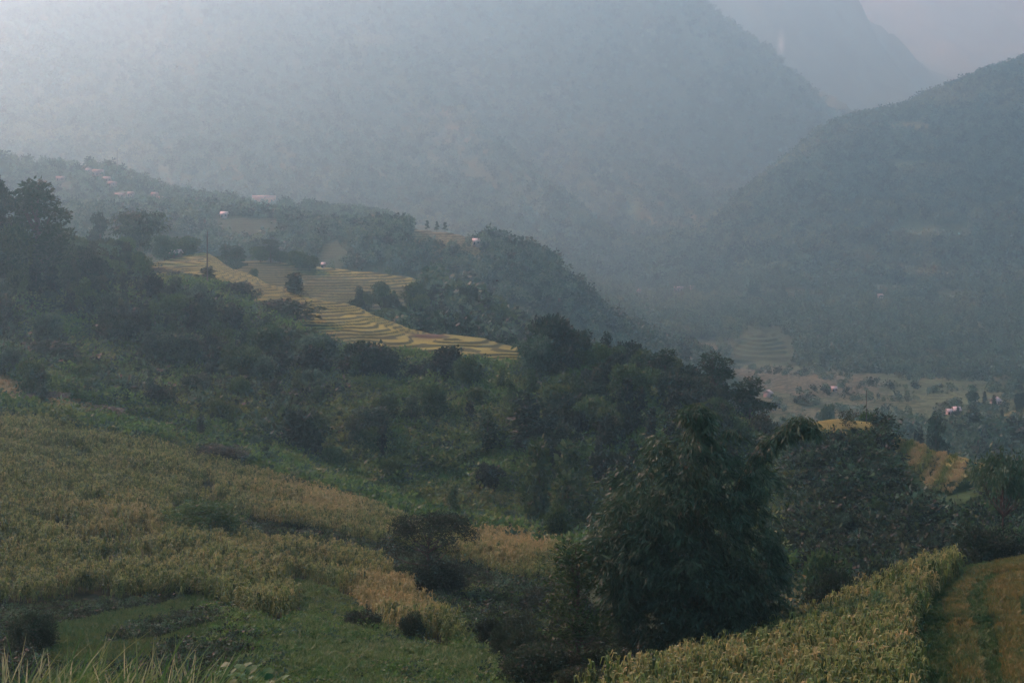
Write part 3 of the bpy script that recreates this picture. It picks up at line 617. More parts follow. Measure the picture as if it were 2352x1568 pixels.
# woods ---------------------------------------------------------------------------------------
def ht(n, a, b, seed): return a+(b-a)*np.random.default_rng(seed).random(n)**1.4
HOUSES = [
 dict(px=400, py=586, wpx=34, k0='H', Y=672, d=5, hw=2.4, rise=1.6, rot=-12, roof='roof_grey', wall='wall_wood', label='small dark hut with a grey roof at the top of the yellow terraces', name='hut', cat='hut'),
 dict(px=225, py=404, wpx=24, k0='O', d=8, hw=4.5, roof='roof_pink', label='widest pale house with a faded red roof high on the village hill'),
 dict(px=203, py=397, wpx=12, k0='O', d=6, roof='roof_pink', label='little red-roofed house left of the widest village house'),
 dict(px=186, py=379, wpx=10, k0='O', d=6, roof='roof_pink', label='highest tiny house on the village hill'),
 dict(px=139, py=416, wpx=20, k0='O', d=6, roof='roof_white', label='low pale-roofed house at the left side of the village'),
 dict(px=246, py=417, wpx=22, k0='O', d=6, roof='roof_white', label='pale-roofed house just below the widest village house'),
 dict(px=258, py=428, wpx=18, k0='O', d=6, roof='roof_pink', label='red-roofed house below the two pale village houses'),
 dict(px=274, py=455, wpx=26, k0='O', d=7, roof='roof_pink', label='long faded red-roofed house low on the village hill'),
 dict(px=300, py=452, wpx=14, k0='O', d=6, roof='roof_pink', label='small house right of the long low village house'),
 dict(px=355, py=453, wpx=14, k0='O', d=7, roof='roof_pink', label='small reddish house below the village skyline'),
 dict(px=369, py=463, wpx=11, k0='O', d=6, roof='roof_white', label='tiny white-roofed house below the small reddish one'),
 dict(px=606, py=466, wpx=54, k0='O', d=12, hw=8, rise=2.5, lift=1.0, roof='roof_pink', wall='wall_orange', label='long orange two-storey building behind the hazy terraces', name='building', cat='building'),
 dict(px=682, py=474, wpx=14, k0='O', d=7, roof='roof_white', label='tiny hazy house right of the long orange building'),
 dict(px=515, py=500, wpx=17, k0='M', d=5, roof='roof_white', label='bright white-roofed shed above the hazy left terraces', name='shed', cat='shed'),
 dict(px=743, py=616, wpx=9, k0='K', d=4, hw=2.0, rise=1.0, roof='roof_white', label='tiny pale hut at the left end of the golden second terraces', name='hut', cat='hut'),
 dict(px=1094, py=563, wpx=18, k0='M', d=6, roof='roof_white', label='white-roofed house half hidden by trees on the rounded hill'),
 dict(px=1467, py=672, wpx=10, k0='O', d=6, roof='roof_white', label='tiny pale house in the gap between the hills'),
 dict(px=1558, py=668, wpx=22, k0='O', d=8, hw=4, roof='roof_pink', label='reddish house on the bare slope above the valley'),
 dict(px=1591, py=664, wpx=12, k0='O', d=6, roof='roof_pink', label='small house right of the reddish one above the valley'),
 dict(px=2022, py=684, wpx=12, k0='O2', d=6, roof='roof_white', label='tiny faint roof among the conifers on the valley crest'),
 dict(px=1916, py=899, wpx=13, k0='L', d=5, hw=2.2, rise=1.3, roof='roof_white', label='white-roofed hut at the edge of the brown valley field', name='hut', cat='hut'),
 dict(px=1764, py=912, wpx=12, k0='L', d=6, rot=50, roof='roof_white', label='hut with a slanted pale roof beside the dark wood', name='hut', cat='hut'),
 dict(px=2197, py=951, wpx=17, k0='L', d=6, roof='roof_white', label='larger pale-roofed house of the touching pair in the valley'),
 dict(px=2180, py=952, wpx=13, k0='L', d=5, hw=2.2, rise=1.2, rot=8, roof='roof_white', label='smaller pale-roofed house of the touching pair in the valley'),
 dict(px=2287, py=928, wpx=14, k0='L', d=7, hw=2.4, rise=2.2, rot=35, roof='roof_white', label='steep pale-roofed hut alone near the right edge of the valley', name='hut', cat='hut'),
 dict(px=2265, py=972, wpx=18, k0='L', d=5, hw=1.8, rise=1.2, roof='roof_grey', wall='wall_wood', label='dark low shed on the valley field below the steep-roofed hut', name='shed', cat='shed'),
]
HX = [[(q['px']-q['wpx']*0.6-5, q['py']-5), (q['px']+q['wpx']*0.6+5, q['py']-5), (q['px']+q['wpx']*0.6+3, q['py']+17), (q['px']-q['wpx']*0.6-3, q['py']+17)] for q in HOUSES]
def wood(name, n, k0, k1, px0, px1, a, b, seed, label, coll=WOOD, tint=0.0, tv=0.25, patch=0.0, **kw):
    ex = list(kw.pop('excl', ()))+HX
    p, px, py = scatter(n, k0, k1, px0, px1, seed, minvis=b, excl=ex, **kw)
    hgt = ht(len(p), a, b, seed); p[:, 2] -= hgt*0.12
    t = np.clip(tint+patch*np.clip(vnoise(p[:, 0]/110, p[:, 1]/150, seed+3)+0.5*vnoise(p[:, 0]/40, p[:, 1]/60, seed+4), 0, 1)+tv*(vnoise(p[:, 0]/35, p[:, 1]/35, seed)+0.8*np.random.default_rng(seed).normal(size=len(p))*0.5), 0, 1)
    print(name, len(p)); return mass(name, p, hgt, coll, label, 'woodland', t, seed)
FIELDS = [[(470, 503), (560, 498), (640, 510), (650, 542), (600, 552), (500, 546)], [(725, 565), (800, 570), (790, 612), (725, 612)], [(935, 505), (1110, 520), (1115, 552), (1040, 575), (945, 570)]]
wood('hill_woodland', 5200, CI['K']+0.55, CI['O'], 430, 1660, 4, 12, 101, 'hazy mixed woodland covering the rounded hill behind the yellow terraces', excl=FIELDS+[[(330, 592), (470, 584), (640, 602), (850, 626), (985, 642), (985, 670), (1000, 740), (800, 740), (600, 730), (330, 640)]])
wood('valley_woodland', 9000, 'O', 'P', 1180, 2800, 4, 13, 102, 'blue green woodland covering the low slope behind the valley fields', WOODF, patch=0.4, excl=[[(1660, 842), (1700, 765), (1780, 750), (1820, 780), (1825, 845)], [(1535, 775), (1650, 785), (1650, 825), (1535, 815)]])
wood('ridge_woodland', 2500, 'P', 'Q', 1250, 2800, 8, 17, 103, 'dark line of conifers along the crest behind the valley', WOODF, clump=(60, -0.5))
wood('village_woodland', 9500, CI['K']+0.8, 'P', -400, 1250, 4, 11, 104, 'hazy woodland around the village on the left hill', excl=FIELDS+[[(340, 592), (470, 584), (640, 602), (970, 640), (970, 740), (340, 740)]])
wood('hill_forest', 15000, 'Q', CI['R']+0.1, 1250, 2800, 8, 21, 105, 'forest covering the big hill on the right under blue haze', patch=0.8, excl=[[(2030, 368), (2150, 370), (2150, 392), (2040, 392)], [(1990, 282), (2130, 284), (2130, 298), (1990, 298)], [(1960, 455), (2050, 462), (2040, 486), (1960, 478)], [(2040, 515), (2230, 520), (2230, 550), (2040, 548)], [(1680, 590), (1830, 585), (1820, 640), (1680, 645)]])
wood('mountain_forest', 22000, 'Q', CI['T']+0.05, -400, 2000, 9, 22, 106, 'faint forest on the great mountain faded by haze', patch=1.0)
# scattered trees and hedges of the valley floor
wood('valley_hedgerow', 2600, 'L', 'O', 1650, 2700, 2, 7, 107, 'dark hedges and bushes between the valley fields', clump=(24, 0.3))
wood('gully_woodland', 1500, CI['J']+0.25, 'L', 900, 2800, 6, 14, 108, 'dark wood filling the gully behind the terraced spur', excl=[[(330, 560), (985, 590), (985, 740), (330, 740)]])
# middle slope: scrub over everything, woods between the individual trees
CLEAR = [[(770, 850), (950, 850), (1230, 872), (1180, 905), (930, 895), (800, 880)], [(760, 900), (850, 900), (880, 970), (800, 980)], [(880, 1040), (1000, 1075), (1180, 1120), (1260, 1190), (1100, 1170), (900, 1110)], [(560, 1005), (660, 1030), (640, 1050), (540, 1030)], [(20, 740), (120, 720), (220, 770), (320, 850), (280, 880), (150, 820), (20, 790)], [(340, 860), (430, 850), (450, 920), (400, 940)], [(840, 905), (1030, 870), (1040, 940), (900, 975)], [(1050, 1045), (1170, 1030), (1190, 1100), (1090, 1100)]]
p, px, py = scatter(36000, 'G', CI['I']+0.02, -250, 1800, 120, minvis=2.5)
inc = np.zeros(len(p), bool)
for q in CLEAR: inc |= inpoly(px, py, q)
kp = (~inc) | (np.random.default_rng(3).random(len(p)) < 0.17); p, px, py = p[kp], px[kp], py[kp]
kp = ~inpoly(px, py, [(-500, 860), (0, 860), (160, 915), (380, 975), (480, 1010), (660, 1055), (640, 1075), (440, 1030), (330, 1003), (180, 972), (0, 940), (-500, 900)]); p, px, py = p[kp], px[kp], py[kp]
s = ht(len(p), 0.9, 4.6, 120); print('scrub', len(p))
mass('hillside_scrub', p, s, BR, 'low green scrub covering the middle hillside', 'scrub', np.clip(0.15+0.35*vnoise(p[:, 0]/14, p[:, 1]/14, 9), 0, 1), 120)
p, px, py = scatter(5200, CI['I2']-0.7, CI['J']-0.1, -250, 760, 124, minvis=5, excl=[[(300, 575), (480, 560), (760, 690), (1230, 790), (1250, 875), (1000, 890), (790, 870), (715, 800), (600, 745), (480, 702), (330, 672)], [(20, 740), (120, 720), (220, 770), (320, 850), (280, 880), (150, 820), (20, 790)], [(340, 860), (430, 850), (450, 920), (400, 940)]])
mass('hillside_thicket', p, ht(len(p), 2.2, 6.5, 124), BRD, 'dark undergrowth filling the wood on the left hillside', 'undergrowth', np.clip(0.05+0.2*vnoise(p[:, 0]/14, p[:, 1]/14, 9), 0, 1), 124)
p, px, py = scatter(5200, CI['F']+0.15, CI['H']+0.02, 1680, 2800, 121, minvis=4, excl=[[(1780, 1300), (1870, 1300), (1870, 1440), (1780, 1440)], [(2035, 985), (2290, 1045), (2280, 1190), (2130, 1185), (2035, 1070)], [(1830, 950), (2015, 950), (2015, 1015), (1840, 1010)]])
s = ht(len(p), 1.2, 4.2, 121)
mass('spur_scrub', p, s, BRD, 'dense dark scrub on the slope behind the right maize field', 'scrub', np.clip(0.05+0.2*vnoise(p[:, 0]/14, p[:, 1]/14, 9), 0, 1), 121)
p, px, py = scatter(2500, 'G', CI['H']+0.1, 2040, 2270, 123, minvis=1.5, incl=[[(2055, 998), (2120, 1012), (2180, 1040), (2250, 1072), (2235, 1100), (2180, 1135), (2140, 1130), (2090, 1070), (2055, 1035)]])
mass('spur_grass', p, ht(len(p), 0.4, 1.1, 123), TUFT, 'pale drying grass in strips on the steep end of the right spur', 'grass', np.clip(0.6+0.5*np.sin((px*0.9+py*0.5)/8.5), 0, 1), 123, wide=1.0)
p, px, py = scatter(26000, 'G', 'I', -250, 1750, 122, minvis=1.5, incl=CLEAR+[[(-500, 860), (0, 860), (160, 915), (380, 975), (480, 1010), (660, 1055), (640, 1075), (440, 1030), (330, 1003), (180, 972), (0, 940), (-500, 900)]])
mass('hillside_grass', p, ht(len(p), 0.5, 1.3, 122), TUFT, 'rough pale grass in the clearings of the hillside', 'grass', np.clip(0.1+0.8*inpoly(px, py, [(-500, 850), (0, 850), (700, 1050), (700, 1085), (0, 950), (-500, 900)]), 0, 1), 122, wide=1.6)

# maize ---------------------------------------------------------------------------------------
UP = [(-260, 900), (0, 960), (180, 992), (330, 1020), (560, 1083), (700, 1122), (960, 1204), (1050, 1226), (1180, 1240), (1310, 1276), (1280, 1345), (1180, 1340), (1060, 1300), (1030, 1285), (900, 1265), (720, 1222), (590, 1200), (545, 1190), (500, 1165), (400, 1168), (385, 1185), (430, 1225), (560, 1240), (620, 1262),
      (760, 1262), (820, 1285), (900, 1325), (950, 1385), (1065, 1480), (1000, 1500), (880, 1440), (790, 1370), (700, 1335), (640, 1345), (700, 1400), (640, 1440), (600, 1430), (520, 1400), (480, 1378), (200, 1382), (0, 1402), (-260, 1410)]
def corn_tint(px, py):
    t = 0.06+0.62*blob(px, py, 800, 1150, 190, 60)+0.72*blob(px, py, 1180, 1270, 130, 60)+0.32*blob(px, py, 300, 1220, 130, 50)+0.65*blob(px, py, 900, 1400, 130, 70)+0.3*blob(px, py, 640, 1280, 120, 40)-0.05*blob(px, py, 100, 1100, 200, 60)
    return t
def strip_maize(n, k0, k1, a, b, seed, poly):
    p, px, py = scatter(n, k0, k1, a, b, seed, minvis=2.5)
    wob_ = 9*vnoise(p[:, 0]/2.5, p[:, 1]/2.5, seed+5)+7*np.random.default_rng(seed).normal(size=len(p))*0.6
    kp = inpoly(px+wob_, py+wob_*0.35, poly); p, px, py = p[kp], px[kp], py[kp]
    bare_ = vnoise(p[:, 0]/9, p[:, 1]/9, seed+1)+0.6*vnoise(p[:, 0]/3.5, p[:, 1]/3.5, seed+2)
    kp = bare_ > -0.55
    return p[kp], px[kp], py[kp]
p, px, py = strip_maize(36000, CI['E']+0.3, CI['G']+0.03, -260, 1330, 130, UP)
tn = np.clip(corn_tint(px, py)+0.22*vnoise(p[:, 0]/5, p[:, 1]/5, 12)+0.15*np.random.default_rng(4).normal(size=len(p)), 0, 1)
sc_ = 0.85+0.45*np.random.default_rng(5).random(len(p))+0.22*vnoise(p[:, 0]/6, p[:, 1]/6, 13); print('maize', len(p))
mass('maize_field', p, sc_, MAIZE, 'green and drying maize covering the rounded slope on the left', 'maize', tn, 130, wide=1.0)
RIGHT = [(1330, 1720), (1350, 1640), (1400, 1625), (1500, 1592), (1640, 1550), (1800, 1488), (1960, 1412), (2080, 1350), (2190, 1318), (2205, 1328), (2150, 1368), (2118, 1425), (2098, 1475), (2092, 1530), (2112, 1610), (2116, 1720)]
p, px, py = strip_maize(8000, 'C', CI['E']+0.06, 1300, 2220, 131, RIGHT)
tn = np.clip(0.10+0.25*vnoise(p[:, 0]/4, p[:, 1]/4, 12)+0.26*np.random.default_rng(6).normal(size=len(p)), 0, 1)
sc_ = 0.68+0.7*np.random.default_rng(7).random(len(p))
# the 300 plants that show largest stand as individuals
vis = (py < 1590+0.03*0)
d = p[:, 1].copy(); d[py > 1600] = 1e9; order = np.argsort(d)[:300]; rest = np.ones(len(p), bool); rest[order] = False; print('maize right', len(p))
mass('maize_stand', p[rest], sc_[rest], MAIZE, 'dense maize with pale tassels filling the lower right slope', 'maize', tn[rest], 131, wide=0.95)
mg = np.random.default_rng(8)
for i in order:
    o = mz[int(mg.integers(len(mz)))].copy(); o.name = 'maize_plant'; COL.objects.link(o); s = float(sc_[i])
    o.location = p[i]; o.rotation_euler = (mg.normal()*0.05, mg.normal()*0.05, mg.random()*6.28); o.scale = (s*0.98, s*0.98, s); o['tint'] = float(tn[i])
    prop(o, 'ripening maize plant at the near bottom edge of the lower right field', 'maize plant', 'nearest maize plants of the right field')
# rice and grass of the foreground --------------------------------------------------------------
p, px, py = scatter(26000, CI['C']+0.6, CI['E'], 2080, 2800, 132, minvis=1.0)
kp = ~inpoly(px, py, RIGHT); p, px, py = p[kp], px[kp], py[kp]
ga, gb = gold(px, py, p[:, 0], p[:, 1]); st_ = np.clip(ga+gb, 0, 1)
mass('ripening_rice', p, 0.42+0.3*st_+0.2*np.random.default_rng(9).random(len(p)), RICE, 'curving bands of green and golden rice on the right edge', 'rice', np.clip(ga*0.44+gb*0.60+0.22*vnoise(p[:, 0]/2, p[:, 1]/2, 3)+0.15*np.random.default_rng(19).normal(size=len(p)), 0, 1), 132, wide=0.9)
p, px, py = scatter(34000, CI['D']+0.02, CI['F']-0.05, -260, 640, 133, minvis=1.0)
kp = inpoly(px+5*vnoise(p[:, 0]/2, p[:, 1]/2, 18), py, TA) | inpoly(px+5*vnoise(p[:, 0]/2, p[:, 1]/2, 18), py, TB); p, px, py = p[kp], px[kp], py[kp]
c = np.clip(((px-PXS[0])/DPX).astype(int), 0, NC-1)
mass('terrace_rice', p, 0.45+0.45*np.random.default_rng(10).random(len(p)), RICE, 'short yellow green rice on the small dark terraces at lower left', 'rice', np.clip(0.10+0.15*vnoise(p[:, 0]/3, p[:, 1]/3, 3), 0, 1), 133, wide=0.9)
BANK = [(400, 1180), (545, 1186), (590, 1196), (720, 1218), (900, 1262), (1030, 1282), (1090, 1310), (1320, 1345), (1340, 1450), (1100, 1480), (960, 1390), (900, 1328), (820, 1288), (760, 1265), (620, 1265), (560, 1242), (430, 1228)]
p, px, py = scatter(9000, CI['E']+0.2, CI['G'], 380, 1360, 137, minvis=1.0, incl=[BANK])
mass('field_weeds', p, ht(len(p), 0.45, 1.5, 137), BRD, 'dark weeds and brambles on the shaded bank across the maize slope', 'weeds', np.full(len(p), 0.08), 137)
p, px, py = scatter(5200, CI['D']+0.02, CI['F'], -260, 620, 136, minvis=1.0, excl=[TA, TB])
kp = px < 540+60*vnoise(p[:, 0]/3, p[:, 1]/3, 8); p, px, py = p[kp], px[kp], py[kp]
mass('bank_weeds', p, ht(len(p), 0.35, 1.1, 136), BRD, 'dark weeds on the banks between the small rice terraces', 'weeds', np.full(len(p), 0.05), 136)
p, px, py = scatter(48000, CI['C']+0.5, CI['F']+0.3, 430, 1480, 134, minvis=1.5)
kp = ~inpoly(px, py, UP) & (px > 520+60*vnoise(p[:, 0]/3, p[:, 1]/3, 8)); p, px, py = p[kp], px[kp], py[kp]
mass('lower_meadow', p, ht(len(p), 0.25, 0.8, 134), TUFT, 'fresh green grass and weeds along the bottom of the hollow', 'grass', np.clip(0.05+0.12*vnoise(p[:, 0]/3, p[:, 1]/3, 3), 0, 1), 134, wide=1.3)
p, px, py = scatter(5200, CI['C']+0.5, CI['F']+0.3, 480, 1500, 135, minvis=1.5, clump=(8, -0.1))
kp = ~inpoly(px, py, UP); p, px, py = p[kp], px[kp], py[kp]
mass('meadow_weeds', p, ht(len(p), 0.3, 1.1, 135), BR, 'leafy weeds and low bushes among the lower grass', 'weeds', np.clip(0.1+0.2*vnoise(p[:, 0]/3, p[:, 1]/3, 3), 0, 1), 135)
# ------------------------------------------------------------------ individual trees
def tree(kind, px, top, base, w, label, group=None, k0='G', Y=None, tint=0.0, sink=0.02, variant=None):
    p = at(px, base, k0) if Y is None else ground(px, Y)
    h_ = p.z-(HOR-top)/FOC*p.y; hh = abs(h_)
    nat = NAT[kind]; _ = dict(broad=1.05, dark=1.05, pale=1.05, tall=0.55, talldark=0.55, layered=0.6, bigpine=0.68, conifer=0.38, bush=1.3, bushdark=1.3, bamboo=0.85, fine=0.5, greenthicket=1.2, thicket=1.25, umbrella=1.1, bigleaf=0.75)[kind]
    wm = w/FOC*p.y
    return plant(kind, p, hh*1.03, wm/(hh*nat), label, group, tint, sink=sink, variant=variant)
# finer near plants
ng_ = np.random.default_rng(21)
def thicket(i):
    L = [((q := 2.4*math.sqrt(ng_.random()))*math.cos(a := ng_.random()*6.28), q*math.sin(a), 0.4+(4.0-0.28*q*q)*ng_.random()**0.6, 0.45+0.4*ng_.random(), 0.4+0.3*ng_.random()) for k in range(70)]
    return cloud(L, 260, 0.25, ng_, aspect=0.42), trunk_of(3.2, 0.08, ng_, L, 0.04, 7)
def umbrella(i):
    L = []
    for k in range(110):
        a = ng_.random()*6.28; q = 4.4*math.sqrt(ng_.random()); z = 9.1-0.09*q*q-(1.5*ng_.random() if k % 3 else 6.0*ng_.random()); L.append((q*math.cos(a), q*math.sin(a), z, 0.6+0.5*ng_.random(), 0.35+0.25*ng_.random()))
    return cloud(L, 170, 0.24, ng_, 0.6, aspect=0.4), trunk_of(7.5, 0.2, ng_, L, 0.03, 16)
def bigleaf(i):
    parts = []
    L = []
    for k in range(52):
        a = ng_.random()*6.28; tier = k % 4; z = (9.3-1.7*ng_.random()) if tier else (4.6-1.2*ng_.random()); q = (3.3 if tier else 1.9)*math.sqrt(ng_.random())
        c = np.array([q*math.cos(a), q*math.sin(a), z-0.07*q*q]); L.append((c[0], c[1], c[2], 0.5, 0.4)); n = 60
        P = c+ng_.normal(size=(n, 3))*0.38; D = ng_.normal(size=(n, 3))*0.5+np.array([math.cos(a)*0.5, math.sin(a)*0.5, -0.9])
        v, f = leaves(P, D, 0.46, 0.15, ng_); parts.append((v, f, np.clip(ng_.random()*0.4+0.6*ng_.random(n), 0, 1)))
    return join(parts), trunk_of(9.2, 0.13, ng_, L, 0.02, 34)
def fine(i):
    L = []
    for k in range(62):
        t = 0.16+0.82*ng_.random(); a = ng_.random()*6.28; q = 2.3*(1.08-t)**0.6*math.sqrt(ng_.random()); L.append((q*math.cos(a), q*math.sin(a), t*10-0.3, 0.45+0.35*ng_.random(), 0.25+0.2*ng_.random()))
    return cloud(L, 190, 0.30, ng_, 0.5, aspect=0.3), trunk_of(9.6, 0.12, ng_, L, 0.02, 24)
unit(fine, 1, 'fine', 'leaf'); UH['fine'] = 10; NAME['fine'] = 'slender_tree'; CAT['fine'] = 'tree'
unit(thicket, 4, 'thicket', 'leaf_dark'); unit(thicket, 1, 'greenthicket', 'brush'); UH['greenthicket'] = 4.6; NAME['greenthicket'] = 'thicket_bush'; CAT['greenthicket'] = 'bush'; unit(umbrella, 1, 'umbrella', 'leaf_dark'); unit(bigleaf, 1, 'bigleaf', 'bamboo')
UH.update(thicket=4.6, umbrella=9.4, bigleaf=9.6); NAME.update(thicket='thicket_bush', umbrella='spreading_tree', bigleaf='broadleaf_tree'); CAT.update(thicket='bush', umbrella='tree', bigleaf='tree')

NAT = {}
for k_, L_ in PROTO.items():
    c_ = np.empty(len(L_[0][0].data.vertices)*3, np.float32); L_[0][0].data.vertices.foreach_get('co', c_); c_ = c_.reshape(-1, 3)
    NAT[k_] = float(np.percentile(c_[:, 0], 98)-np.percentile(c_[:, 0], 2)+np.percentile(c_[:, 1], 98)-np.percentile(c_[:, 1], 2))*0.5/UH[k_]
tree('bigpine', 86, 418, 604, 132, 'tall loose-crowned pine rising above the forest near the left edge', Y=478)
tree('bigpine', -8, 410, 604, 90, 'tall pine cut off by the left edge of the view', Y=470)
tree('broad', 20, 520, 620, 90, 'round tree between the two tall pines at the left edge', Y=465)
tree('bamboo', 322, 488, 597, 96, 'dark blue green bamboo clump beside the small grey hut', Y=640)
tree('layered', 230, 492, 590, 48, 'hazy layered tree standing left of the distant bamboo clump', Y=700)
tree('broad', 428, 545, 583, 50, 'round tree just right of the small grey hut', Y=690)
tree('pale', 378, 540, 590, 46, 'thin pale tree just left of the small grey hut', Y=668)
tree('broad', 272, 560, 606, 50, 'low tree at the left foot of the distant bamboo clump', Y=640)
tree('layered', 520, 562, 592, 42, 'small flat-topped tree right of the tall pole on the terrace crest', Y=745)
tree('layered', 545, 566, 600, 40, 'small spreading tree where the terrace crest begins to drop', Y=740)
tree('dark', 345, 615, 672, 60, 'dark tree hiding the left end of the yellow terraces', Y=560)
tree('talldark', 398, 622, 682, 42, 'slim dark tree before the left end of the yellow terraces', Y=550)
tree('broad', 432, 628, 690, 56, 'rounded tree left of the pointed tree under the pole', Y=540)
tree('dark', 545, 648, 735, 74, 'dark tree right of the pointed tree below the terraces', Y=510)
tree('broad', 598, 566, 601, 42, 'rounded left tree of the pair on the second terrace crest', Y=795)
tree('layered', 622, 551, 604, 46, 'taller tiered tree of the pair on the second terrace crest', Y=795)
tree('broad', 643, 578, 606, 34, 'low bushy tree right of the tiered tree on the second terrace crest', Y=793)
tree('broad', 684, 577, 622, 42, 'left tree of the two round trees above the second terraces', Y=775)
tree('broad', 712, 588, 625, 34, 'right tree of the two round trees above the second terraces', Y=772)
tree('talldark', 677, 628, 676, 36, 'lone dark upright tree on the edge of the yellow terraces', Y=566)
tree('bushdark', 690, 668, 686, 36, 'dark low shrub at the foot of the lone terrace tree', Y=556)
tree('broad', 584, 618, 634, 16, 'tiny dark tree among the green steps behind the first terraces', Y=745)
tree('dark', 1268, 726, 856, 98, 'big dark tree standing at the right end of the yellow terraces', Y=408)
tree('pale', 1232, 775, 872, 74, 'paler tree leaning against the big dark tree at the terrace end', Y=395)
tree('dark', 836, 785, 868, 92, 'dark rounded tree directly below the middle of the terraces', Y=408)
tree('dark', 885, 800, 872, 64, 'dark tree beside the rounded one below the terraces', Y=405)
tree('dark', 1022, 795, 892, 72, 'dark upright oval tree below the right half of the terraces', Y=402)
tree('dark', 1076, 826, 898, 52, 'small dark tree right of the oval tree below the terraces', Y=398)
tree('dark', 960, 838, 878, 44, 'small dark tree left of the oval tree below the terraces', Y=405)
tree('dark', 655, 690, 800, 118, 'huge dark round tree touching the lower edge of the terraces', Y=492)
tree('pale', 735, 770, 860, 84, 'grey green glittering tree just right of the huge dark tree', Y=420)
tree('talldark', 478, 614, 690, 34, 'pointed tree growing at the foot of the tall pole', Y=540)
tree('dark', 690, 940, 1045, 84, 'dark full tree behind the crest of the left maize field', Y=336)
tree('pale', 1000, 995, 1064, 88, 'silvery rounded tree in the middle of the green hillside', Y=355)
tree('dark', 1120, 1066, 1110, 56, 'dark dome-shaped bush on the bright grass clearing', Y=330)
tree('tall', 1237, 1012, 1160, 66, 'tall yellowish green tree at the left of the sunlit trio', Y=300, tint=0.2)
tree('tall', 1312, 1018, 1130, 70, 'tall yellowish green tree at the right of the sunlit trio', Y=312, tint=0.2)
tree('tall', 1306, 1086, 1210, 84, 'front tree of the sunlit yellowish trio', Y=285, tint=0.12)
tree('broad', 1284, 1165, 1232, 56, 'small round tree behind the right tip of the drying maize', Y=232)
tree('layered', 1528, 803, 925, 92, 'pointed fan-topped tree on the skyline of the dark wood', Y=402)
tree('layered', 1640, 812, 945, 104, 'flat-topped tiered tree on the skyline of the dark wood', Y=398)
tree('layered', 1722, 868, 980, 96, 'tiered tree at the right shoulder of the dark wood', Y=390)
tree('broad', 848, 985, 1052, 56, 'round green tree below the two tree rows in mid slope', Y=345)
tree('dark', 942, 948, 1000, 34, 'tiny dark tree standing alone above the silvery one', Y=362)
tree('talldark', 1212, 905, 1030, 70, 'dark tall tree above the yellowish trio', Y=345)
tree('tall', 1118, 945, 1020, 48, 'slim tree between the silvery tree and the dark wood', Y=350)
tree('broad', 185, 862, 940, 74, 'round tree just above the dry grass bank at left', Y=350)
tree('dark', 115, 782, 905, 100, 'dark broad tree above the dry grass bank near the left edge', Y=372)
tree('dark', 368, 885, 962, 64, 'dark tree beside the bright grass gap in the left woods', Y=352)
tree('dark', 448, 862, 925, 50, 'small rounded tree right of the bright grass gap', Y=375)
# near trees and bushes
tree('umbrella', 985, 1172, 1375, 185, 'spreading dark tree standing in the middle of the maize slope', Y=176)
tree('greenthicket', 460, 1150, 1215, 150, 'low spreading green bush inside the left maize field', Y=205)
tree('thicket', 500, 1020, 1058, 120, 'dark bush lying along the crest of the left maize field', Y=296)
tree('thicket', 345, 982, 1010, 62, 'small dark bush on the left crest of the maize field', Y=306)
tree('thicket', 190, 935, 985, 170, 'wide dark hedge bush below the dry grass bank at left', Y=318)
tree('thicket', 60, 905, 950, 160, 'dark hedge bush near the left edge above the maize', Y=322)
tree('thicket', 1010, 1290, 1372, 110, 'dark low bush growing under the right side of the spreading tree', Y=172)
tree('thicket', 832, 1398, 1480, 74, 'dark round bush at the foot of the drying maize, left of two', Y=128)
tree('thicket', 945, 1404, 1474, 52, 'rounder smaller bush at the foot of the drying maize', Y=127)
tree('thicket', 1126, 1408, 1478, 54, 'single dark bush on the shaded grass right of the maize', Y=126)
tree('thicket', 75, 1402, 1540, 90, 'dark overgrown bush on the small rice terraces at lower left', Y=112)
tree('fine', 1322, 1248, 1530, 150, 'dark fine-leaved tree left of the great bamboo', Y=116)
tree('bigleaf', 2306, 1046, 1300, 136, 'thin-trunked tree with drooping big leaves at the right edge', Y=170, sink=0.0)
tree('thicket', 2262, 1205, 1312, 150, 'dense dark bush behind the golden rice at the right edge', Y=164)
tree('thicket', 2352, 1228, 1300, 110, 'dark bush cut by the right edge behind the golden rice', Y=168)
tree('thicket', 1915, 1300, 1440, 130, 'dark round bush behind the middle of the right maize edge', Y=150)
tree('thicket', 2030, 1292, 1360, 100, 'low dark bush behind the upper right maize edge', Y=165)
tree('broad', 1895, 1262, 1345, 84, 'dark tree between the yellow field patch and the bush', Y=205)
tree('layered', 2152, 955, 1042, 62, 'dark ragged tree rising from the valley behind the golden spur', k0='J', Y=560)
tree('talldark', 2238, 944, 1000, 34, 'slim dark tree standing alone in the valley field', k0='J', Y=760)
tree('talldark', 2112, 984, 1030, 24, 'little dark tree left of the ragged valley tree', k0='J', Y=600)
tree('broad', 1902, 930, 962, 26, 'small round tree in the valley above the olive crest', k0='J', Y=760)
tree('broad', 1992, 945, 985, 44, 'dark tree at the foot of the second pole', Y=345)
tree('dark', 2028, 968, 1012, 50, 'dark bushy tree on the spur just left of the golden steps', Y=322)
tree('dark', 2010, 975, 1010, 60, 'dark bush right of the second pole', Y=326)
for i, (a, b) in enumerate(((1726, 640), (1738, 643), (1800, 655))):
    tree('conifer', a, b, b+42, 20, ['left pointed conifer of the pair on the valley crest', 'right pointed conifer of the pair on the valley crest', 'single conifer right of the pair on the valley crest'][i], k0='O2', Y=1700)
for i, (a, b, c) in enumerate(((981, 504, 516), (1003, 505, 519), (1022, 508, 519))):
    tree('layered', a, b+3, c, 9, ['leftmost tiny tree on the tan field of the far hill', 'middle tiny tree on the tan field of the far hill', 'rightmost tiny tree on the tan field of the far hill'][i], k0='M', Y=1055)
